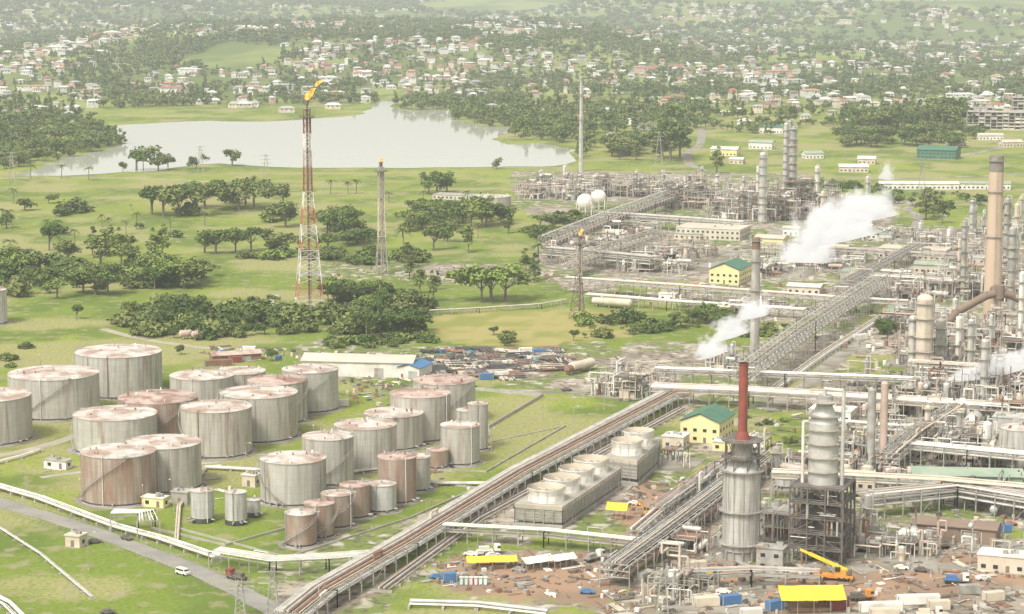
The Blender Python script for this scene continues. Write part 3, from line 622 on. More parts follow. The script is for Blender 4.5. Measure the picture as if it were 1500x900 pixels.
# cooling towers
def cooling(cn,fans,h,fr,fh):
    P=[G(*c) for c in cn];b=MB();A,B,C=P;D=(A[0]+C[0]-B[0],A[1]+C[1]-B[1]);Q=[A,B,C,D]
    def fr_(z0,z1,k0,k1,m):
        cx=sum(q[0] for q in Q)/4;cy=sum(q[1] for q in Q)/4
        v0=[(cx+(q[0]-cx)*k0,cy+(q[1]-cy)*k0,z0) for q in Q];v1=[(cx+(q[0]-cx)*k1,cy+(q[1]-cy)*k1,z1) for q in Q]
        b.add(v0+v1,[(0,1,5,4),(1,2,6,5),(2,3,7,6),(3,0,4,7),(4,5,6,7)],m)
    fr_(0,1,1.04,1.04,'conc');fr_(1,h*.25,.93,.93,'dark');fr_(h*.25,h*.8,.98,.99,'louvre');fr_(h*.8,h,1.0,1.01,'beige');fr_(h,h+.08,.97,.97,'conc')
    for i in range(4):
        a,c=Q[i],Q[(i+1)%4];L=math.hypot(c[0]-a[0],c[1]-a[1]);n=int(L/3)
        for k in range(n+1):
            t=k/n;x=a[0]+(c[0]-a[0])*t;y=a[1]+(c[1]-a[1])*t;b.beam((x,y,0),(x,y,h),.22,'steel')
        for z in (h*.25,h*.38,h*.5,h*.62,h*.75): b.beam((*a,z),(*c,z),.1,'steel')
    rail(b,Q,h,'steel')
    AD=((A[0]+B[0])/2,(A[1]+B[1])/2);BC=((C[0]+D[0])/2,(C[1]+D[1])/2)
    for k in range(fans):
        t=(k+.5)/fans;x=AD[0]+(BC[0]-AD[0])*t;y=AD[1]+(BC[1]-AD[1])*t
        n=28;b.cyl((x,y,h),(x,y,h+fh*.5),fr,fr*.93,n=n,m='white',cap=False);b.cyl((x,y,h+fh*.5),(x,y,h+fh),fr*.93,fr*1.0,n=n,m='white',cap=False)
        b.cyl((x,y,h+fh-.3),(x,y,h+fh),fr*1.05,n=n,m='white',cap=False)
        b.cyl((x,y,h+fh),(x,y,h+.5),fr*.95,fr*.86,n=n,m='cream',cap=False);b.cyl((x,y,h+.1),(x,y,h+.4),fr*.86,n=n,m='steel')
        for j in range(6):
            t2=j*math.pi/3;b.box((x+math.cos(t2)*fr*.4,y+math.sin(t2)*fr*.4,h+fh*.7),(fr*.78,.8,.1),t2,'cream')
        b.cyl((x,y,h+.3),(x,y,h+fh*.8),.6,n=10,m='steel')
        for j in range(12): t2=j*.5236;b.beam((x+fr*.98*math.cos(t2),y+fr*.98*math.sin(t2),h),(x+fr*1.03*math.cos(t2),y+fr*1.03*math.sin(t2),h+fh),.16,'cream')
    b.obj('cooling_tower')
cooling([(754,770),(824,775),(909,716)],4,7.2,5.9,4.4)
cooling([(886,706),(934,712),(966,682)],2,9,5.4,4.8)
def sphere(u,v,rp):
    x,y=G(u,v);r=rp*M(v);b=MB();n=20;z=r+2.5
    b.dome((0,0,z),r,r,n,'white',7);b.dome((0,0,z),r,-r,n,'white',7)
    for k in range(8): t=k*math.pi/4;b.cyl((r*math.cos(t),r*math.sin(t),0),(r*math.cos(t),r*math.sin(t),z),.35,n=8,m='white')
    b.cyl((0,0,z+r),(0,0,z+r+.4),1.5,n=10,m='steel');rail(b,[(1.5*math.cos(k),1.5*math.sin(k)) for k in range(6)],z+r+.4);b.obj('gas_sphere',(x,y,0))
sphere(857,314,12.5);sphere(877,306,11.5)
for u,v in [(1238,703),(1270,704),(1303,706),(1335,706)]:
    x,y=G(u,v);b=MB();r=9.5*M(v);b.cyl((0,0,0),(0,0,4),r,n=20,m='cream');b.dome((0,0,4),r,1.6,20,'cream');b.cyl((0,0,4),(0,0,6.4),.4,n=8,m='steel');rail(b,[(r*math.cos(k*.628),r*math.sin(k*.628)) for k in range(10)],4);b.obj('domed_vessel',(x,y,0))
def hdrum(u,v,r,L,ang,m,name='horizontal_drum',z=None):
    x,y=G(u,v);b=MB();drum(b,0,0,z or r+1.2,r,L,0,m,18);b.obj(name,(x,y,0),ang)
hdrum(852,545,2,15,.9,'cream');hdrum(840,548,1.6,10,.9,'rust');hdrum(1388,628,3,9,1.2,'silver');hdrum(1425,632,3,9,1.2,'silver');hdrum(905,452,2,14,-.4,'cream');hdrum(885,450,1.8,12,-.4,'beige')
hdrum(272,497,1.6,5,.4,'pink');hdrum(290,498,1.6,5,.4,'pink')
# ------------------------------------------------------------ flares
def flare(u,vb,vt,wb,wt,bands,flame,legs=4,name='flare_stack',kink=.5,core='rust'):
    x,y=G(u,vb);y+=2;h=HT(y,vt);mm=M(vb);w0=wb*mm/2;w1=wt*mm/2;b=MB()
    n=int(h/4.2)
    def wz(t): return (w0+(w1*1.3-w0)*t/kink) if t<kink else (w1*1.3+(w1-w1*1.3)*(t-kink)/(1-kink))
    def cr(t,k): a=math.pi/4+k*2*math.pi/legs+.2;return (wz(t)*1.3*math.cos(a),wz(t)*1.3*math.sin(a),t*h*.97)
    for i in range(n):
        t0,t1=i/n,(i+1)/n;m=bands[int(t0*len(bands))]
        for k in range(legs):
            a,c=cr(t0,k),cr(t1,k);d=cr(t0,(k+1)%legs);e=cr(t1,(k+1)%legs)
            b.beam(a,c,.34,m);b.beam(a,e,.14,m);b.beam(d,c,.14,m);b.beam(c,e,.18,m)
        if i%5==4:
            z=t1*h*.97;s=wz(t1)*1.2;b.cyl((0,0,z),(0,0,z+.12),s,n=8,m='steel')
    b.cyl((0,0,0),(0,0,h),.55,n=10,m=core);b.cyl((1.1,0,0),(1.1,0,h*.95),.2,n=6,m='steel')
    b.cyl((0,0,h-1.5),(0,0,h+1),.9,1.1,n=12,m='dark');b.cyl((0,0,h*.93),(0,0,h*.93+.2),w1+2.2,n=10,m='dark');rail(b,[((w1+2.2)*math.cos(k*.785),(w1+2.2)*math.sin(k*.785)) for k in range(8)],h*.93,'dark')
    for (ox,oz,s,tilt) in flame:
        k=12;prev=(ox,0,h+oz)
        for j in range(k):
            t=(j+1)/k;q_=(ox+tilt*s*t*t+random.uniform(-.25,.25)*s*.5*t,random.uniform(-.3,.3),h+oz+s*t)
            ra=lambda t:max(.05,s*.3*math.sin(math.pi*min(1,(t*.85+.13)))**.8)*random.uniform(.7,1.25)
            b.cyl(prev,q_,ra(t-1/k),ra(t),n=9,m='flame',cap=j in(0,));prev=q_
    b.obj(name,(x,y,0))
flare(453,462,150,44,10,['white','red','white','white','red','white','red','white','redstack','redstack','pink','white','redstack','rust'],[(0,1,4.5,.5),(1.2,2.2,4.6,.7),(4.8,8,3,1.2)],kink=.62)
flare(559,404,240,18,8,['steel','cream','steel'],[(0,.5,3.0,.4)],kink=.4,core='pink')
flare(849,468,348,24,7,['dark','steel'],[(0,1,3,.6)],kink=.5,legs=3)
def pylon(u,vb,vt,name='lattice_pylon'):
    x,y=G(u,vb);h=HT(y,vt);b=MB();n=8
    for i in range(n):
        t0,t1=i/n,(i+1)/n;w0=h*.09*(1-t0)+.5;w1=h*.09*(1-t1)+.5;C=lambda w,z:[(w,w,z),(-w,w,z),(-w,-w,z),(w,-w,z)]
        A,B=C(w0,t0*h),C(w1,t1*h)
        for k in range(4): b.beam(A[k],B[k],.22);b.beam(A[k],B[(k+1)%4],.12)
    for z in (.72,.84,.96): b.beam((-4,0,h*z),(4,0,h*z),.3)
    b.obj(name,(x,y,hz(x,y)))
for t in [(18,268,222),(390,272,226),(965,243,192),(294,252,214),(1350,285,236),(400,905,835),(352,905,850),(970,905,835)]: pylon(*t)
def lamp(u,v,hh=9,name='street_lamp'):
    x,y=G(u,v);b=MB();b.cyl((0,0,0),(0,0,hh),.14,.08,n=6,m='steel');b.beam((0,0,hh),(1.8,0,hh+.3),.1);b.box((2,0,hh+.2),(.8,.35,.2),0,'white');b.cyl((0,0,0),(0,0,.5),.3,n=8,m='conc');b.obj(name,(x,y,0),random.uniform(0,6))
for u,v in [(130,835),(255,748),(540,690),(360,686),(90,600),(625,770),(840,640),(1010,640),(720,660),(545,600),(1200,560),(1250,720),(780,560),(668,545),(1240,590),(460,660),(60,560),(210,760),(885,600),(1110,640),(1170,590),(1310,490),(1000,560),(700,830),(880,840),(1420,840)]: lamp(u,v,random.uniform(8,12))
# ------------------------------------------------------------ buildings
def building(name,u,v,W,D,h,rh,wall,roof,rot=None,over=.6,win=True,vents=0):
    x,y=G(u,v);rot=-ANG if rot is None else rot;b=MB()
    b.box((0,0,-.1),(W+.4,D+.4,.35),0,'conc');b.box((0,0,.2),(W,D,h-.2),0,wall)
    if rh>0.6:
        a,d=W/2+over,D/2+over;hh=h-.05
        if W>=D:
            vs=[(-a,-d,hh),(a,-d,hh),(a,d,hh),(-a,d,hh),(-a,0,h+rh),(a,0,h+rh)];f=[(0,1,5,4),(2,3,4,5)]
            b.add([(-W/2,-D/2,h),(-W/2,D/2,h),(-W/2,0,h+rh*.93),(W/2,-D/2,h),(W/2,D/2,h),(W/2,0,h+rh*.93)],[(0,2,1),(3,4,5)],wall)
        else:
            vs=[(-a,-d,hh),(a,-d,hh),(a,d,hh),(-a,d,hh),(0,-d,h+rh),(0,d,h+rh)];f=[(0,4,5,3),(1,2,5,4)]
            b.add([(-W/2,-D/2,h),(W/2,-D/2,h),(0,-D/2,h+rh*.93),(-W/2,D/2,h),(W/2,D/2,h),(0,D/2,h+rh*.93)],[(0,1,2),(3,5,4)],wall)
        b.add(vs,f,roof);b.add([(p[0],p[1],p[2]+.18) for p in vs],f,roof)
        for k in range(vents): b.box((-W/2+W*(k+.5)/vents if W>=D else 0,0 if W>=D else -D/2+D*(k+.5)/vents,h+rh-.1),(1.2,1.2,1),0,'steel')
    else:
        b.box((0,0,h),(W+over,D+over,.35),0,roof)
        for k in range(3): b.box((random.uniform(-.35,.35)*W,random.uniform(-.35,.35)*D,h+.35),(1.4,1.2,.9),0,'steel')
    if win:
        n=max(1,int(W/3.2))
        for k in range(n):
            xx=-W/2+W*(k+.5)/n
            for lz in range(max(1,int(h/3.4))):
                if lz==0 and k==n//2: b.box((xx,-D/2-.03,.2),(1.1,.1,2.1),0,'brown')
                else:
                    b.box((xx,-D/2-.03,1.1+lz*3.2),(1.4,.1,1.2),0,'glass');b.box((xx,-D/2-.06,1.02+lz*3.2),(1.6,.16,.08),0,'white')
        n=max(1,int(D/3.5))
        for k in range(n):
            yy_=-D/2+D*(k+.5)/n
            for s in (-1,1):
                for lz in range(max(1,int(h/3.4))): b.box((s*(W/2+.03),yy_,1.1+lz*3.2),(.1,1.3,1.2),0,'glass')
    else:
        b.box((W*.2,-D/2-.04,.2),(4,.1,min(4,h*.7)),0,'steel');b.box((-W*.3,-D/2-.04,.2),(1.1,.1,2.1),0,'brown')
    b.obj(name,(x,y,hz(x,y)),rot)
building('yellow_warehouse',1036,642,15,20,8,3.2,'yellow','greenroof')
building('small_outbuilding',990,655,8,8,4.5,0,'cream','white')
building('small_outbuilding',1060,660,7,5,3.5,0,'yellow','white')
building('yellow_warehouse',1070,412,17,26,8,3.5,'yellow','greenroof')
building('long_storage_shed',528,548,48,16,6.5,2.2,'white','beige',rot=-.13,win=False,vents=4)
building('blue_roof_shed',608,552,10,14,5,1.5,'white','blue',win=False)
building('green_canopy',1415,722,36,12,7,1.6,'paleGreen','paleGreen',rot=-.1,win=False)
building('substation',1045,348,42,26,7,.5,'beige','beige')
building('substation',1130,362,18,14,6,1.5,'yellow','beige')
building('control_building',1340,378,40,18,6,0,'cream','beige')
building('control_building',1375,400,26,12,5,1.4,'beige','paleGreen')
building('long_white_building',1345,277,60,12,4.5,1.4,'white','white',rot=-.05)
building('long_white_building',1440,277,40,12,4.5,1.4,'white','paleGreen',rot=-.05)
building('green_warehouse',1375,232,34,26,8,3,'greenroof','greenroof')
building('cream_house',1063,228,24,14,6,2,'yellow','white')
building('green_roof_house',1116,218,22,13,6,2,'white','paleGreen');building('green_roof_house',1132,195,24,14,6,2,'white','greenroof')
building('cream_house',1080,240,12,9,4,1.5,'cream','white')
building('flat_store',672,292,36,14,3.5,.5,'beige','conc')
building('guard_hut',112,800,5,4.5,3.6,.5,'cream','beige');building('pump_house',228,742,8,4,3.2,.5,'yellow','white')
building('pump_house',268,712,7,4,3,.5,'white','white');building('pump_house',268,737,6,5,4,.5,'conc','conc');building('pump_house',368,712,5,4,4,0,'cream','white');building('pump_house',85,686,9,4,3,.5,'white','conc')
building('gate_shed',345,528,22,7,3,1.2,'rust','roofrust',rot=.35,win=False)
building('workshop',1400,790,26,10,5,1.4,'brown','brown',win=False);building('workshop',1470,835,14,8,5,.5,'cream','white')
building('workshop',1250,715,16,7,5,1.2,'cream','beige');building('site_office',1130,835,8,5,7,0,'steel','steel')
building('site_office',1480,640,12,10,8,.5,'silver','silver',win=False)
for k,(u,v) in enumerate([(1250,412),(1180,430),(1260,330),(1050,460),(980,440),(1010,350),(900,350),(930,382),(1160,345),(1230,372),(1310,412),(1190,350),(1290,350),(1430,385),(1480,350),(1320,640),(1220,615),(1480,720)]): building('equipment_shelter',u,v,random.uniform(8,18),random.uniform(6,12),random.uniform(3,6),random.choice([.5,1.2]),random.choice(['cream','white','conc']),random.choice(['beige','white','paleGreen']))
for k,(u,v) in enumerate([(1250,252),(1190,232),(1480,215),(1450,205),(1400,215),(1270,240)]): building('house',u,v,random.uniform(14,24),12,4.5,2,random.choice(['cream','white']),random.choice(['white','beige','paleGreen']),rot=random.uniform(-.3,.3))
def storeyblock(u,v,W,D,ns,rot):
    x,y=G(u,v);b=MB();nx,ny=int(W/6),int(D/8)
    for s in range(ns+1):
        z=s*3.6;b.box((0,0,z),(W+1.5,D+1.5,.35),0,'conc')
        if s<ns:
            for i in range(nx+1):
                for j in range(ny+1): b.box((-W/2+W*i/nx,-D/2+D*j/ny,z+.35),(.8,.8,3.25),0,'conc')
            b.box((0,1.5,z+.35),(W-4,D-5,3.2),0,'brown' if s%2 else 'dark')
            for i in range(nx):
                if random.random()<.6: b.box((-W/2+W*(i+.5)/nx,-D/2+.1,z+.35),(W/nx-.9,.2,random.choice([1.0,2.0])),0,random.choice(['beige','louvre']))
    for k in range(5): b.box((random.uniform(-.4,.4)*W,0,ns*3.6+.35),(6,6,2.6),0,'conc')
    b.obj('multi_storey_block',(x,y,hz(x,y)),rot)
storeyblock(1478,190,84,24,5,-.25);storeyblock(1530,172,70,24,6,-.25);storeyblock(1432,172,34,20,3,-.25)
def container(u,v,m,L=6,rot=0,name='shipping_container'):
    x,y=G(u,v);b=MB();b.box((0,0,.15),(L,2.4,2.5),0,m)
    for k in range(int(L/.5)):
        for s in (-1,1): b.box((-L/2+.25+k*.5,s*1.22,.25),(.2,.08,2.3),0,m)
    for s in(-1,1):
        for t in(-1,1): b.box((s*(L/2-.05),t*1.2,0),(.2,.2,2.75),0,'steel')
    b.obj(name,(x,y,0),rot)
for (u,v,m,L,r) in [(320,536,'rust',12,.3),(345,531,'redstack',6,.3),(365,516,'white',6,0),(712,556,'blue',6,.2),(735,553,'white',6,.3),(590,548,'blue',9,.4),(600,543,'teal',8,.4),(612,546,'blue',8,.5),(790,520,'blue',6,.2),(770,518,'white',6,.3),(700,538,'steel',6,1),(1070,885,'blue',6,.4),(1135,893,'blue',5,.5),(1215,885,'redstack',6,.4),(1228,893,'redstack',6,.4),(1290,896,'white',12,.1),(1345,885,'white',12,.1),(1375,893,'cream',6,.1),(1470,780,'blue',5,.2),(1295,905,'cream',8,.1),(658,852,'blue',4,.3),(500,595,'white',6,.2),(1260,498,'white',8,.6),(1020,835,'cream',6,.3),(1035,888,'cream',7,.2),(1420,870,'steel',6,.1),(1455,880,'cream',6,.3),(1100,905,'white',6,.2),(945,850,'steel',6,.9)]: container(u,v,m,L,r)
b=MB()
for k in range(230):
    u=random.uniform(625,850);v=random.uniform(514,556)
    if u>760 and v>545: continue
    x,y=G(u,v);kd=random.random()
    if kd<.65:
        L=random.uniform(5,12);a=random.choice([.2,.2,1.7]);mm_=random.choice(['dark','dark','rust','steel','black','black','cream'])
        for j in range(9):
            o=j*.75;c,s=math.cos(a),math.sin(a);b.cyl((x-c*L/2-s*o,y-s*L/2+c*o,.4+random.choice([0,.7])),(x+c*L/2-s*o,y+s*L/2+c*o,.4+random.choice([0,.7])),.33,n=6,m=mm_)
    elif kd<.85: b.box((x,y,0),(random.uniform(1,4),random.uniform(1,4),random.uniform(.5,2.2)),random.random(),random.choice(['wood','steel','rust','blue','white','dark','cream']))
    else: b.cyl((x,y,0),(x,y,random.uniform(1,2)),random.uniform(.5,1.4),n=10,m=random.choice(['steel','rust','cream','teal']))
b.obj('stacked_pipes')
def junk(name,P,n,pal,smax=2,seed=1):
    R_=random.Random(seed);b=MB();us=[p[0] for p in P];vs_=[p[1] for p in P];PG=[G(*p) for p in P];c=0
    while c<n:
        u=R_.uniform(min(us),max(us));v=R_.uniform(min(vs_),max(vs_));x,y=G(u,v)
        if not inpoly(np.array(x),np.array(y),PG): continue
        c+=1;kd=R_.random();s=R_.uniform(.4,smax);m=R_.choice(pal)
        if kd<.4: b.box((x,y,0),(s*R_.uniform(.5,1.8),s,s*R_.uniform(.3,.9)),R_.random()*3,m)
        elif kd<.8:
            a=R_.choice([ANG,ANG+1.57,R_.random()*3]);L=R_.uniform(2,8)
            for j in range(R_.choice([1,1,3,5])): o=j*.5;b.cyl((x-o*math.sin(a),y+o*math.cos(a),.25),(x+L*math.cos(a)-o*math.sin(a),y+L*math.sin(a)+o*math.cos(a),.25+R_.random()*.3),R_.uniform(.08,.22),n=6,m=m)
        else: b.cyl((x,y,0),(x,y,s),s*.4,n=8,m=m)
    b.obj(name)
CL=['wood','steel','rust','dark','cream','conc','cream','steel','white','dark','rust','steel','brown','dark']
junk('scrap_pile',[(480,388),(800,396),(830,412),(700,418),(480,408)],260,['conc','wood','rust','cream','steel'],2.5,1)
junk('yard_debris',[(290,505),(440,515),(620,520),(640,550),(560,600),(500,590),(500,555),(420,530),(300,530)],260,CL+['blue'],2,2)
junk('site_debris',[(600,855),(660,815),(900,812),(920,880),(760,875)],220,['wood','dark','rust','white','steel','steel','brown'],1.5,3)
junk('plant_debris',[(870,900),(980,800),(1500,790),(1500,900)],650,CL,1.4,4)
junk('plant_debris',[(1100,600),(1500,620),(1500,780),(1060,700)],450,CL,2.0,5)
junk('plant_debris',[(850,430),(1060,340),(1500,360),(1500,600),(1330,560)],700,['conc','white','cream','steel','rust','beige','dark','dark'],2.6,6)
junk('plant_debris',[(910,720),(1000,700),(1060,760),(960,800)],160,CL,1.8,8)
junk('tank_farm_fittings',[(40,690),(120,680),(640,690),(760,700),(520,790),(250,740)],110,['white','steel','rust','cream'],1.1,7)
junk('plant_debris',[(930,600),(980,575),(900,520),(860,560)],90,CL,2,9)
def wall(px,h=1.0,t=.4,m='conc',name='bund_wall'):
    b=MB()
    for p,q_ in zip(px[:-1],px[1:]):
        a,c=G(*p),G(*q_);L=math.hypot(c[0]-a[0],c[1]-a[1]);b.box(((a[0]+c[0])/2,(a[1]+c[1])/2,0),(L+t,t,h),math.atan2(c[1]-a[1],c[0]-a[0]),m)
    b.obj(name)
wall([(697,572),(795,581),(716,628)],1.3,m='louvre');wall([(716,628),(720,648),(828,625)],.4);wall([(828,625),(712,692),(640,690)],.6,m='conc');wall([(220,750),(222,775),(330,800),(420,775)],.7);wall([(630,545),(697,572)],1.2,m='conc')
wall([(560,700),(700,716),(600,760),(420,818),(260,775)],.6)
def fence(px,name='chain_link_fence',h=2.2):
    b=MB()
    for p,q_ in zip(px[:-1],px[1:]):
        a,c=G(*p),G(*q_);L=math.hypot(c[0]-a[0],c[1]-a[1]);n=max(1,int(L/3))
        for k in range(n): t=k/n;x=a[0]+(c[0]-a[0])*t;y=a[1]+(c[1]-a[1])*t;b.beam((x,y,0),(x,y,h),.08)
        for z in (.3,h*.5,h): b.beam((*a,z),(*c,z),.035)
    b.obj(name)
fence([(-20,742),(100,782),(200,815),(300,856),(380,897)]);fence([(0,730),(150,775),(290,830),(395,876)])
# ------------------------------------------------------------ vehicles
def wheels(b,L,W,r=.36):
    for x in (-L*.31,L*.31):
        for s in(-1,1): b.cyl((x,s*(W/2-.12),r),(x,s*(W/2+.04),r),r,n=14,m='tyre')
def car(u,v,rot,m,van=False,name='parked_car'):
    x,y=G(u,v);b=MB();L,W=(4.8,1.9) if van else (4.3,1.75)
    prof=([(-2.4,.4),(2.4,.4),(2.4,1),(1.9,1.15),(1.2,1.95),(-2.3,2.0),(-2.4,1.2)] if van else [(-2.15,.35),(2.15,.35),(2.15,.8),(1.1,.95),(.5,1.42),(-1,1.45),(-1.7,.98),(-2.15,.9)])
    n=len(prof);vs=[(p[0],-W/2*(1 if p[1]<1.1 else .86),p[1]) for p in prof]+[(p[0],W/2*(1 if p[1]<1.1 else .86),p[1]) for p in prof]
    b.add(vs,[list(range(n)),list(range(n,2*n))[::-1]]+[(i,n+i,n+(i+1)%n,(i+1)%n) for i in range(n)],m)
    if van: b.box((-.5,0,1.25),(3.2,W*.94,.5),0,'glass');b.box((1.5,0,1.25),(.6,W*.85,.45),0,'glass')
    else: b.box((-.3,0,1.0),(1.9,W*.93,.32),0,'glass')
    wheels(b,L,W);b.obj(name,(x,y,.06),rot)
car(268,842,-.75,'white',True,'white_van');car(186,791,-.75,'dark');car(139,796,.3,'dark');car(158,900,.2,'dark');car(1030,418,.3,'white');car(640,848,.2,'blue');car(1015,418,.2,'orange')
for u,v,m in [(690,815,'white'),(705,813,'white'),(722,816,'white'),(560,838,'rust'),(1210,560,'white'),(1480,770,'red'),(1330,345,'white'),(1385,318,'white'),(1000,424,'yel'),(1045,422,'white'),(1140,352,'red'),(1155,356,'white'),(830,573,'dark'),(1320,835,'white'),(1180,842,'white'),(1350,838,'dark'),(930,740,'white'),(860,870,'blue'),(1440,850,'white'),(1060,870,'white'),(760,838,'steel')]: car(u,v,random.uniform(-.5,.5),m)
def truck(u,v,rot,cabm,bodm,name='flatbed_truck'):
    x,y=G(u,v);b=MB();b.box((0,0,.8),(7,2.1,.3),0,'dark');b.box((2.8,0,1.05),(1.7,2.2,1.9),0,cabm);b.box((3.2,0,1.9),(.98,2.24,.7),0,'glass')
    b.box((-1,0,1.1),(4.8,2.3,.25),0,bodm);b.box((-1.2,0,1.35),(3,1.6,1.1),0,bodm)
    for xx in (-2.6,-1.4,2.6):
        for s in (-1,1): b.cyl((xx,s*.85,.5),(xx,s*1.15,.5),.5,n=14,m='tyre')
    b.obj(name,(x,y,.05),rot)
truck(347,850,2.4,'redstack','dark');truck(715,812,.2,'white','white');truck(1030,850,.5,'yel','steel');truck(1360,905,0,'white','cream');truck(870,822,.8,'white','steel');truck(1260,880,.3,'orange','dark');truck(1400,855,-.1,'white','blue')
def excav(u,v,rot,m='orange'):
    x,y=G(u,v);b=MB()
    for s in(-1,1): b.box((0,s*1,0),(3.6,.6,.9),0,'dark');b.cyl((1.5,s*1.3,.45),(1.5,s*.7,.45),.45,n=10,m='dark')
    b.box((-.3,0,1),(3,2.2,1.2),0,m);b.box((.5,.6,2.2),(1.3,1,1.1),0,'glass');b.box((.5,.6,3.3),(1.2,.95,.1),0,m)
    b.beam((1.2,-.3,1.8),(3.6,-.3,4.4),.5,m);b.beam((3.6,-.3,4.4),(5.6,-.3,2.2),.4,m);b.box((5.7,-.3,1.2),(1,1.1,1),.2,'dark');b.obj('excavator',(x,y,0),rot)
excav(950,757,2.6);excav(968,762,.4)
x,y=G(1222,850);b=MB();b.box((0,0,.9),(11,2.7,.9),0,'orange');b.box((5,0,1.8),(2.2,2.6,1.2),0,'orange');b.box((5.3,0,2.2),(1.7,2.65,.7),0,'glass')
for xx in(-4.5,-3,-1.5,2.5,4):
    for s in(-1,1): b.cyl((xx,s*1,.6),(xx,s*1.4,.6),.6,n=14,m='tyre')
b.box((-2,0,1.8),(4,2.4,1.6),0,'orange');b.box((-1,1,3),(1.5,1,1.2),0,'glass');b.box((-4.2,0,2),(1.4,2.6,1.2),0,'dark')
b.beam((-3.5,0,3.2),(7.5,0,7.5),.9,'yel');b.beam((7.5,0,7.5),(10.5,0,8.7),.6,'yel');b.cyl((0,0,2),(3,0,5.4),.25,n=8,m='steel');b.box((10.5,0,8.2),(.8,.9,1),0,'dark')
for xx in (-5,3.3):
    for s in (-1,1): b.box((xx,s*2.6,0),(.7,.7,.8),0,'dark');b.beam((xx,s*1,1),(xx,s*2.6,.8),.3,'orange')
b.obj('mobile_crane',(x,y,0),math.pi-.25)
for k,m in enumerate(['teal','teal','magenta','magenta','teal','teal']):
    x,y=G(676+k*7,857);b=MB();b.box((0,0,.1),(1.15,1.15,2.1),0,m);b.box((0,0,2.2),(1.25,1.25,.2),0,'white');b.box((0,-.6,.2),(.8,.06,1.8),0,'white');b.box((0,0,0),(1.2,1.2,.1),0,'dark');b.obj('portable_toilet',(x,y,0))
def tent(u,v,W,D,h,m,rot,name='tarpaulin_tent',rh=1.2):
    x,y=G(u,v);b=MB();n=8;vs=[];
    for i in range(n+1):
        for j in range(5):
            t=i/n;s=j/4;vs.append((-W/2+W*t,-D/2+D*s,h+rh*(1-abs(2*s-1))-.25*abs(math.sin(t*math.pi*3))*(.4+.6*random.random())))
    f=[(i*5+j,(i+1)*5+j,(i+1)*5+j+1,i*5+j+1) for i in range(n) for j in range(4)];b.add(vs,f,m,False)
    for i in range(0,n+1,2):
        for s in(-1,1): b.beam((-W/2+W*i/n,s*D/2,0),(-W/2+W*i/n,s*D/2,h),.12,'steel')
    b.box((0,0,.1),(W*.6,D*.4,1.0),0,'wood');b.obj(name,(x,y,0),rot)
tent(720,832,15,6,2.6,'yel',.1);tent(784,832,10,7,2.6,'white',.5);tent(822,829,8,6,2.6,'white',.5);tent(1186,893,18,13,4.5,'yel',.05,rh=2.5);tent(905,760,7,5,3.4,'yel',-.3,'yellow_tarpaulin_shelter',2)
# ------------------------------------------------------------ trees
def leaves(b,cs,m,nl,sz,R_,flat=.8):
    vs=[];fs=[]
    for (x,y,z,r) in cs:
        d=R_.normal(size=(nl,3));d/=np.linalg.norm(d,axis=1)[:,None];rr=r*R_.uniform(.45,1.2,size=(nl,1));p=d*rr*np.array([1,1,flat])+np.array([x,y,z])
        nrm=d*.7+R_.normal(size=(nl,3))*.6+np.array([0,0,.35]);nrm/=np.linalg.norm(nrm,axis=1)[:,None]
        t=np.cross(nrm,R_.normal(size=(nl,3)));t/=np.linalg.norm(t,axis=1)[:,None];bt=np.cross(nrm,t);s=sz*R_.uniform(.5,1.3,size=(nl,1))
        for k in range(nl):
            o=len(vs);P_=p[k];T=t[k]*s[k];B=bt[k]*s[k]*.7
            vs+= [tuple(P_-T),tuple(P_-B),tuple(P_+T),tuple(P_+B)];fs.append((o,o+1,o+2,o+3))
    b.add(vs,fs,m)
def treemesh(kind,seed,fol,nl=46,sz=.46):
    R_=np.random.default_rng(seed);b=MB();cs=[]
    if kind=='round': ht,cr,n=9,4.2,20
    elif kind=='umbrella': ht,cr,n=9,6,24
    elif kind=='tall': ht,cr,n=14,3.2,22
    elif kind=='bush': ht,cr,n=4,3.2,15
    th={'round':.38,'umbrella':.5,'tall':.25,'bush':.1}[kind]*ht
    b.cyl((0,0,-.3),(.1,.1,th),.32,.24,n=7,m='bark');b.cyl((.1,.1,th),(.2,0,ht*.8),.24,.06,n=6,m='bark')
    lobes=[(R_.uniform(-.6,.6)*cr,R_.uniform(-.6,.6)*cr,R_.uniform(-.22,.1)*ht,R_.uniform(.4,.75)) for _ in range(4)]
    for k in range(n):
        a=R_.uniform(0,6.28);q=math.sqrt(R_.uniform(0,1))
        if kind=='tall': t=R_.uniform(0,1);x=(cr*q*(1-.75*t)*.95+.2)*math.cos(a);y=(cr*q*(1-.75*t)*.95)*math.sin(a);z=th+(ht-th)*t;c=R_.uniform(.8,1.6)*(1-.4*t)
        elif kind=='bush': r=cr*q*.85;x,y=r*math.cos(a),r*math.sin(a);z=ht*(.25+.55*(1-q*q)*R_.uniform(.3,1));c=R_.uniform(.8,1.5)
        else:
            L=lobes[k%4];r=cr*L[3]*q;x,y=L[0]+r*math.cos(a),L[1]+r*math.sin(a)
            z=ht*(.84 if kind=='umbrella' else .72)+L[2]+(1-q*q)*.12*ht*R_.uniform(-1.2,1.2)-(.0 if kind=='umbrella' else .18*ht*R_.uniform(0,1.2));c=R_.uniform(.8,1.7)
        cs.append((x,y,z,c))
        if k%3==0: b.cyl((.1,.1,th*R_.uniform(.6,1)),(x,y,z),.12,.03,n=5,m='bark',cap=False)
    leaves(b,cs,fol,nl,sz,R_)
    return b.mesh(kind+'_tree_mesh')
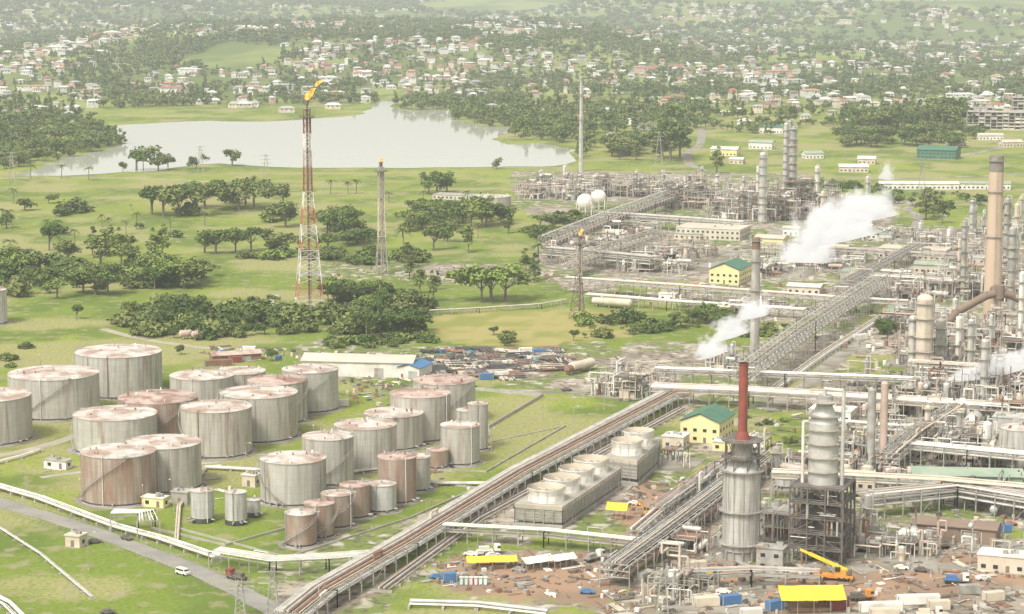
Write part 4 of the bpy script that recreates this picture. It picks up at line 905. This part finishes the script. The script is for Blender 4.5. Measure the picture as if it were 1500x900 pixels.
def palmmesh(seed):
    R_=random.Random(seed);b=MB();h=9;b.cyl((0,0,-.2),(.4,0,h),.28,.18,n=7,m='bark')
    for k in range(18):
        a=k*2.4;el=R_.uniform(-.2,1.1);L=R_.uniform(3,4);pp=(.4,0,h)
        for j in range(6):
            t=(j+1)/6;q_=(.4+math.cos(a)*L*t,math.sin(a)*L*t,h+L*(math.sin(el)*t-.75*t*t));wx,wy=-math.sin(a)*.45*(1.1-t*.8),math.cos(a)*.45*(1.1-t*.8)
            b.add([(pp[0]-wx,pp[1]-wy,pp[2]-.2),(pp[0],pp[1],pp[2]),(q_[0],q_[1],q_[2]),(q_[0]-wx,q_[1]-wy,q_[2]-.2)],[(0,1,2,3)],FOL[1]);b.add([(pp[0]+wx,pp[1]+wy,pp[2]-.2),(pp[0],pp[1],pp[2]),(q_[0],q_[1],q_[2]),(q_[0]+wx,q_[1]+wy,q_[2]-.2)],[(0,1,2,3)],FOL[0]);pp=q_
    return b.mesh('palm_mesh')
PR={'round':[treemesh('round',s,FOL[s%4]) for s in range(7)],'umbrella':[treemesh('umbrella',10+s,FOL[s%4]) for s in range(6)],'tall':[treemesh('tall',20+s,FOL[1+s]) for s in range(3)],'bush':[treemesh('bush',30+s,FOL[s]) for s in range(4)],'palm':[palmmesh(1),palmmesh(2)]}
HN={'round':9.5,'umbrella':9.5,'tall':14.5,'bush':4.5,'palm':10}
NM={'round':'broadleaf_tree','umbrella':'rain_tree','tall':'tall_tree','bush':'bush','palm':'palm_tree'}
def tree(u,v,hpx,kind='round',wide=1):
    x,y=G(u,v);h=hpx*M(v);s=h/HN[kind];o=bpy.data.objects.new(NM[kind],random.choice(PR[kind]));o.location=(x,y,hz(x,y)-.1);o.rotation_euler=(0,0,random.uniform(0,6.28))
    wf=wide*random.uniform(.85,1.25);o.scale=(s*wf,s*wf,s);scene.collection.objects.link(o)
for u,v,h in [(200,250,44),(232,250,28),(246,250,30),(340,243,32),(180,252,20),(288,248,26),(72,368,48),(10,335,30),(415,303,42),(418,332,52),(12,388,40),(728,248,20)]: tree(u,v,h,'round')
for u,v,h in [(222,318,50),(240,320,56),(262,318,52),(285,316,50),(300,308,46),(350,310,48),(372,308,42),(342,302,40),(360,304,44),(640,284,34),(655,282,30),(628,284,26),(100,382,40),(300,372,36),(316,374,38),(345,370,32),(368,368,34),(395,370,36),(418,372,32),(480,345,42),(497,352,52),(512,350,36),(480,372,32),(532,372,36),(25,402,54),(42,398,48),(8,404,40),(635,368,36),(655,356,32),(720,442,56),(706,442,46),(740,440,44),(690,335,38),(668,332,34),(712,335,36),(735,334,34),(640,330,30),(615,326,26),(600,340,26),(270,422,48),(285,420,44),(255,420,40),(140,432,48),(122,430,42),(158,432,40),(236,414,42),(210,420,36)]: tree(u,v,h,random.choice(['umbrella','round']),1.2)
for u,v,h in [(148,392,56),(178,390,56),(192,398,54),(228,396,58),(238,378,50),(160,376,50),(136,375,46),(635,442,46),(615,430,42),(982,236,88),(996,232,78),(970,234,64),(1356,322,50),(1380,328,50),(1368,318,40),(784,412,44),(770,398,36),(598,395,40),(686,372,46),(705,300,20),(745,345,30),(1050,255,40),(600,410,34),(640,425,30)]: tree(u,v,h,'tall',1.2)
for u,v,h in [(150,335,20),(160,340,22),(40,405,34),(484,287,22),(510,287,20),(522,286,22),(55,400,30),(592,372,40),(88,375,30),(788,390,36),(12,330,24),(210,250,26),(5,330,26),(18,338,24),(70,345,24),(185,345,22),(620,300,20),(570,300,18),(30,415,34),(110,360,26),(560,335,24),(455,300,20),(45,262,24),(90,262,22),(130,264,20),(20,300,24),(250,340,24),(300,330,22),(685,300,22),(60,420,30),(700,352,24)]: tree(u,v,h,'palm')
def band(poly_,n,hlo,hhi,kinds,wide=1.3):
    PG=[G(*p) for p in poly_];us=[p[0] for p in poly_];vs_=[p[1] for p in poly_];c=0
    while c<n:
        u=random.uniform(min(us),max(us));v=random.uniform(min(vs_),max(vs_));x,y=G(u,v)
        if inpoly(np.array(x),np.array(y),PG): tree(u,v,random.uniform(hlo,hhi),random.choice(kinds),wide);c+=1
band([(178,480),(200,462),(330,450),(440,455),(450,490),(300,500),(190,492)],90,12,34,['bush','bush','round'],1.15)
band([(478,440),(600,432),(622,470),(618,492),(540,500),(480,490)],75,16,42,['bush','round','umbrella'],1.15)
band([(475,500),(620,492),(640,506),(480,512)],40,6,18,['bush'])
band([(330,380),(600,375),(640,385),(480,392)],50,8,24,['bush','round'])
band([(600,320),(745,318),(750,335),(600,340)],34,16,30,['round','umbrella'])
band([(480,330),(520,330),(560,362),(480,362)],16,14,34,['round','umbrella'])
band([(0,385),(60,395),(300,400),(300,425),(60,440),(0,430)],42,12,36,['bush','round','umbrella'])
band([(770,340),(840,322),(840,345),(790,362)],16,12,28,['round','bush'])
band([(840,470),(960,465),(1100,470),(1160,478),(1130,500),(1000,492),(860,500)],46,6,26,['bush','round'])
band([(720,490),(760,500),(740,508)],6,10,24,['round'])
band([(1020,465),(1080,470),(1060,490)],12,20,34,['tall','round'])
band([(1235,205),(1400,205),(1400,218),(1235,218)],40,14,26,['round','umbrella'])
band([(1250,175),(1400,170),(1400,192),(1240,196)],26,18,36,['round','umbrella'])
band([(1390,196),(1440,196),(1440,206)],8,16,24,['round'])
band([(880,215),(1000,205),(1000,230),(900,238)],26,18,36,['round','umbrella','tall'])
band([(1180,270),(1300,280),(1500,300),(1500,312),(1300,310)],24,8,20,['bush','round'])
band([(20,560),(60,520),(20,500),(0,540)],4,8,16,['bush'])
band([(1280,490),(1320,490),(1320,500)],4,18,30,['round'])
band([(1330,545),(1350,560),(1320,580)],4,10,20,['bush'])
band([(0,232),(60,215),(120,205),(150,200),(120,222),(60,240),(0,250)],34,14,30,['umbrella','round','palm'])
band([(640,560),(700,570),(690,578)],5,6,12,['bush'])
band([(0,300),(430,290),(430,380),(0,400)],26,8,26,['bush','round','palm'])
band([(1090,610),(1190,615),(1180,655),(1100,655)],6,6,16,['bush','round'])
for u,v,h in [(112,468,26),(740,507,26),(265,520,20),(1300,497,30),(840,500,20),(398,530,24)]: tree(u,v,h,'round')
# ------------------------------------------------------------ distant woodland and town
def instancer(name,pts,mesh):
    vs=[];fs=[]
    for (x,y,z,s,a) in pts:
        o=len(vs);c,q=math.cos(a)*s*.7071,math.sin(a)*s*.7071
        vs+=[(x+c,y+q,z),(x-q,y+c,z),(x-c,y-q,z),(x+q,y-c,z)];fs.append((o,o+1,o+2,o+3))
    me=bpy.data.meshes.new(name);me.from_pydata(vs,[],fs);me.update();p=bpy.data.objects.new(name,me);scene.collection.objects.link(p)
    p.instance_type='FACES';p.use_instance_faces_scale=True;p.instance_faces_scale=1.0;p.show_instancer_for_render=False;p.show_instancer_for_viewport=False
    ch=bpy.data.objects.new('tree_crown',mesh);scene.collection.objects.link(ch);ch.parent=p
FD=[treemesh('round',50,FOLD[0],16,.95),treemesh('umbrella',51,FOLD[1],16,1.0),treemesh('round',52,FOLD[2],16,.95),treemesh('umbrella',53,FOLD[0],16,1.0),treemesh('tall',54,FOLD[1],14,.95)]
CLR=[poly((-400,245),(-400,330),(2000,330),(2000,222),(1560,215),(1540,192),(1420,196),(1400,195),(1240,196),(1060,240),(1005,235),(1000,220),(880,214),(850,232),(848,212),(760,208),(690,186),(600,162),(560,152),(300,156),(120,160),(160,196),(190,214),(60,240)),
     poly((1030,255),(1045,190),(1130,200),(1150,190),(1200,182),(1240,205),(1500,220),(1500,250),(1300,262)),
     poly((1000,40),(1600,50),(1600,30),(900,24)),poly((250,115),(330,98),(450,104),(360,122)),poly((560,134),(600,132),(596,152),(555,150)),poly((1000,190),(1045,190),(1045,255),(990,250)),
     poly((1400,196),(1405,168),(1560,165),(1600,200)),poly((600,28),(860,20),(900,30),(640,38)),poly((100,60),(260,55),(240,64),(120,68)),poly((860,200),(960,192),(980,202),(880,212)),poly((1060,178),(1230,168),(1240,180),(1060,190))]
clr=lambda x,y:np.any([inpoly(x,y,P) for P in CLR],axis=0)
def pts_grid(y0,y1,sp,xm=.3):
    ys=np.arange(y0,y1,sp);out=[]
    for yv in ys:
        hw=yv*xm;n=int(2*hw/sp);xs=np.linspace(-hw,hw,n)+rng.uniform(-.45,.45,n)*sp;out.append(np.stack([xs,np.full(n,yv)+rng.uniform(-.5,.5,n)*sp],-1))
    return np.concatenate(out)
LK=lambda x,y:inpoly(x,y,LAKE)
def townmask(x,y):
    d=fbm(x/110+3,y/200,99,5)
    return sstep(.45,.6,d)*sstep(2450,2800,y)*(1-.85*sstep(4600,6200,y))
A=pts_grid(1870,4400,12.5,.26);x,y=A[:,0],A[:,1]
tm=townmask(x,y);cl=fbm(x/85,y/150,133,4);open_=sstep(.48,.57,cl)
keep=(~LK(x,y))&(~clr(x,y))&(rng.random(len(x))<(.9-.45*tm)*(1-.78*open_))
A=A[keep];tmA=tm[keep]
B=pts_grid(4400,11000,27,.27);x,y=B[:,0],B[:,1];dn=fbm(x/420,y/700,88,4);tm=townmask(x,y);keep=(~clr(x,y))&(rng.random(len(x))<np.where(dn>.45,.92,.35)*(1-.4*tm));B=B[keep]
groups=[[] for _ in FD]
zA=height(A[:,0],A[:,1]);zB=height(B[:,0],B[:,1])
sa=rng.uniform(.55,1.0,len(A))*rng.choice([1,1,1.6],len(A))*(1-.25*tmA);sb=rng.uniform(1.0,2.1,len(B))
for i in range(len(A)): groups[rng.integers(len(FD))].append((A[i,0],A[i,1],zA[i]-.3,sa[i],rng.uniform(0,6.28)))
for i in range(len(B)): groups[rng.integers(len(FD)-1)].append((B[i,0],B[i,1],zB[i]-1,sb[i],rng.uniform(0,6.28)))
for g,me in zip(groups,FD): instancer('distant_woodland',g,me)
HW=[mat('house_wall_white',(.74,.72,.68)),mat('house_wall_cream',(.66,.58,.45)),mat('house_wall_pink',(.62,.43,.36)),mat('house_wall_grey',(.45,.44,.42))]
HR=[mat('house_roof_white',(.72,.71,.69)),mat('house_roof_grey',(.42,.42,.42)),mat('house_roof_red',(.4,.16,.12)),mat('house_roof_brown',(.3,.2,.16)),mat('house_roof_orange',(.52,.29,.19))]
T=pts_grid(2350,6800,19,.25);x,y=T[:,0],T[:,1]
pr=townmask(x,y)*.3+.045*sstep(2300,2500,y)
keep=(~LK(x,y))&(~clr(x,y))&(rng.random(len(x))<pr);T=T[keep];zT=height(T[:,0],T[:,1]);print('houses',len(T),'trees',len(A),len(B))
b=MB()
def house(b,x,y,z,W,D,h,rh,a,wm,rm):
    c,s=math.cos(a),math.sin(a);P=lambda px,py,pz:(x+px*c-py*s,y+px*s+py*c,z+pz);w_,d_=W/2,D/2
    vs=[P(-w_,-d_,-1),P(w_,-d_,-1),P(w_,d_,-1),P(-w_,d_,-1),P(-w_,-d_,h),P(w_,-d_,h),P(w_,d_,h),P(-w_,d_,h)];b.add(vs,[(0,1,5,4),(1,2,6,5),(2,3,7,6),(3,0,4,7)],wm)
    o=.7;vs=[P(-w_-o,-d_-o,h),P(w_+o,-d_-o,h),P(w_+o,d_+o,h),P(-w_-o,d_+o,h),P(-w_*.5,0,h+rh),P(w_*.5,0,h+rh)];b.add(vs,[(0,1,5,4),(1,2,5),(2,3,4,5),(3,0,4)],rm)
    for k in (-.28,0,.28): 
        vs=[P(k*W-.8,-d_-.05,h-2.2),P(k*W+.8,-d_-.05,h-2.2),P(k*W+.8,-d_-.05,h-1),P(k*W-.8,-d_-.05,h-1)];b.add(vs,[(0,1,2,3)],'glass')
for i in range(len(T)):
    a=random.choice([0,0,math.pi/2])+random.uniform(-.5,.5);W=random.uniform(7,14) if random.random()<.92 else random.uniform(18,40);h=random.choice([3.6,4.5,6.5,8])
    house(b,T[i,0],T[i,1],zT[i],W,min(14,W*random.uniform(.6,.9)),h,random.uniform(1.0,2.6),a,random.choices(HW,[5,3,1,1])[0],random.choices(HR,[5,4,2,2,1])[0])
b.obj('distant_town')
for u,v in [(345,158),(358,158),(372,157),(420,165),(488,160),(298,153),(885,165),(1120,190),(1380,155),(1400,155),(960,150),(780,160),(900,205),(1090,184),(1180,176)]:
    x,y=G(u,v);b=MB();house(b,0,0,0,random.uniform(12,20),10,5,2.5,random.uniform(-.3,.3),random.choice(HW[:2]),random.choice([HR[0],HR[1],MT['paleGreen']]));b.obj('house',(x,y,hz(x,y)))
# ------------------------------------------------------------ steam
def steam(puffs,dens):
    for (uc,vc,vd,wp,hp,tilt) in puffs:
        y=G(uc,vd)[1];a,dy,dz=ray(uc,vd);x=a*y/dy;mm=M(vd);z=HT(y,vc)
        b=MB();b.dome((0,0,0),1,1,20,'white',8);b.dome((0,0,0),1,-1,20,'white',8);o=b.obj('steam_plume',(x,y,z));sx,sz=wp/2*mm*1.45,hp/2*mm*1.45;o.scale=(sx,(sx+sz)/2.6,sz);o.rotation_euler=(0,tilt,0)
        m=bpy.data.materials.new('steam');m.use_nodes=True;nt=m.node_tree;nt.nodes.clear();out=N(nt,'ShaderNodeOutputMaterial');pv=N(nt,'ShaderNodeVolumePrincipled')
        tc=N(nt,'ShaderNodeTexCoord');ln=N(nt,'ShaderNodeVectorMath',operation='LENGTH');nt.links.new(tc.outputs['Object'],ln.inputs[0])
        nz=noise(nt,2.4/min(sx,sz),detail=4,lo=.3,hi=.7,rough=.62)
        f=mth(nt,'ADD',mth(nt,'SUBTRACT',.72,ln.outputs['Value']),mth(nt,'MULTIPLY',mth(nt,'SUBTRACT',nz,.5),.6))
        r=N(nt,'ShaderNodeMapRange');r.inputs[1].default_value=0;r.inputs[2].default_value=.28;r.inputs[4].default_value=dens;nt.links.new(f,r.inputs[0])
        nt.links.new(r.outputs[0],pv.inputs['Density']);pv.inputs['Color'].default_value=(1,1,1,1);pv.inputs['Emission Color'].default_value=(1,.985,.95,1)
        nt.links.new(mth(nt,'MULTIPLY',r.outputs[0],.4),pv.inputs['Emission Strength'])  # added glow mimics light scattered repeatedly inside the plume
        nt.links.new(pv.outputs[0],out.inputs['Volume']);o.data.materials.clear();o.data.materials.append(m)
steam([(1182,380,412,86,66,0),(1220,348,412,120,104,-.2),(1268,318,412,96,84,-.2)],.16)
steam([(1042,518,560,48,48,-.3),(1070,490,560,58,54,-.3),(1102,462,560,50,48,-.2)],.32)
steam([(1425,550,595,74,30,-.2),(1480,538,595,84,48,-.3)],.24)
steam([(1297,262,290,22,50,.1)],.12)
print('objects',len(bpy.data.objects))
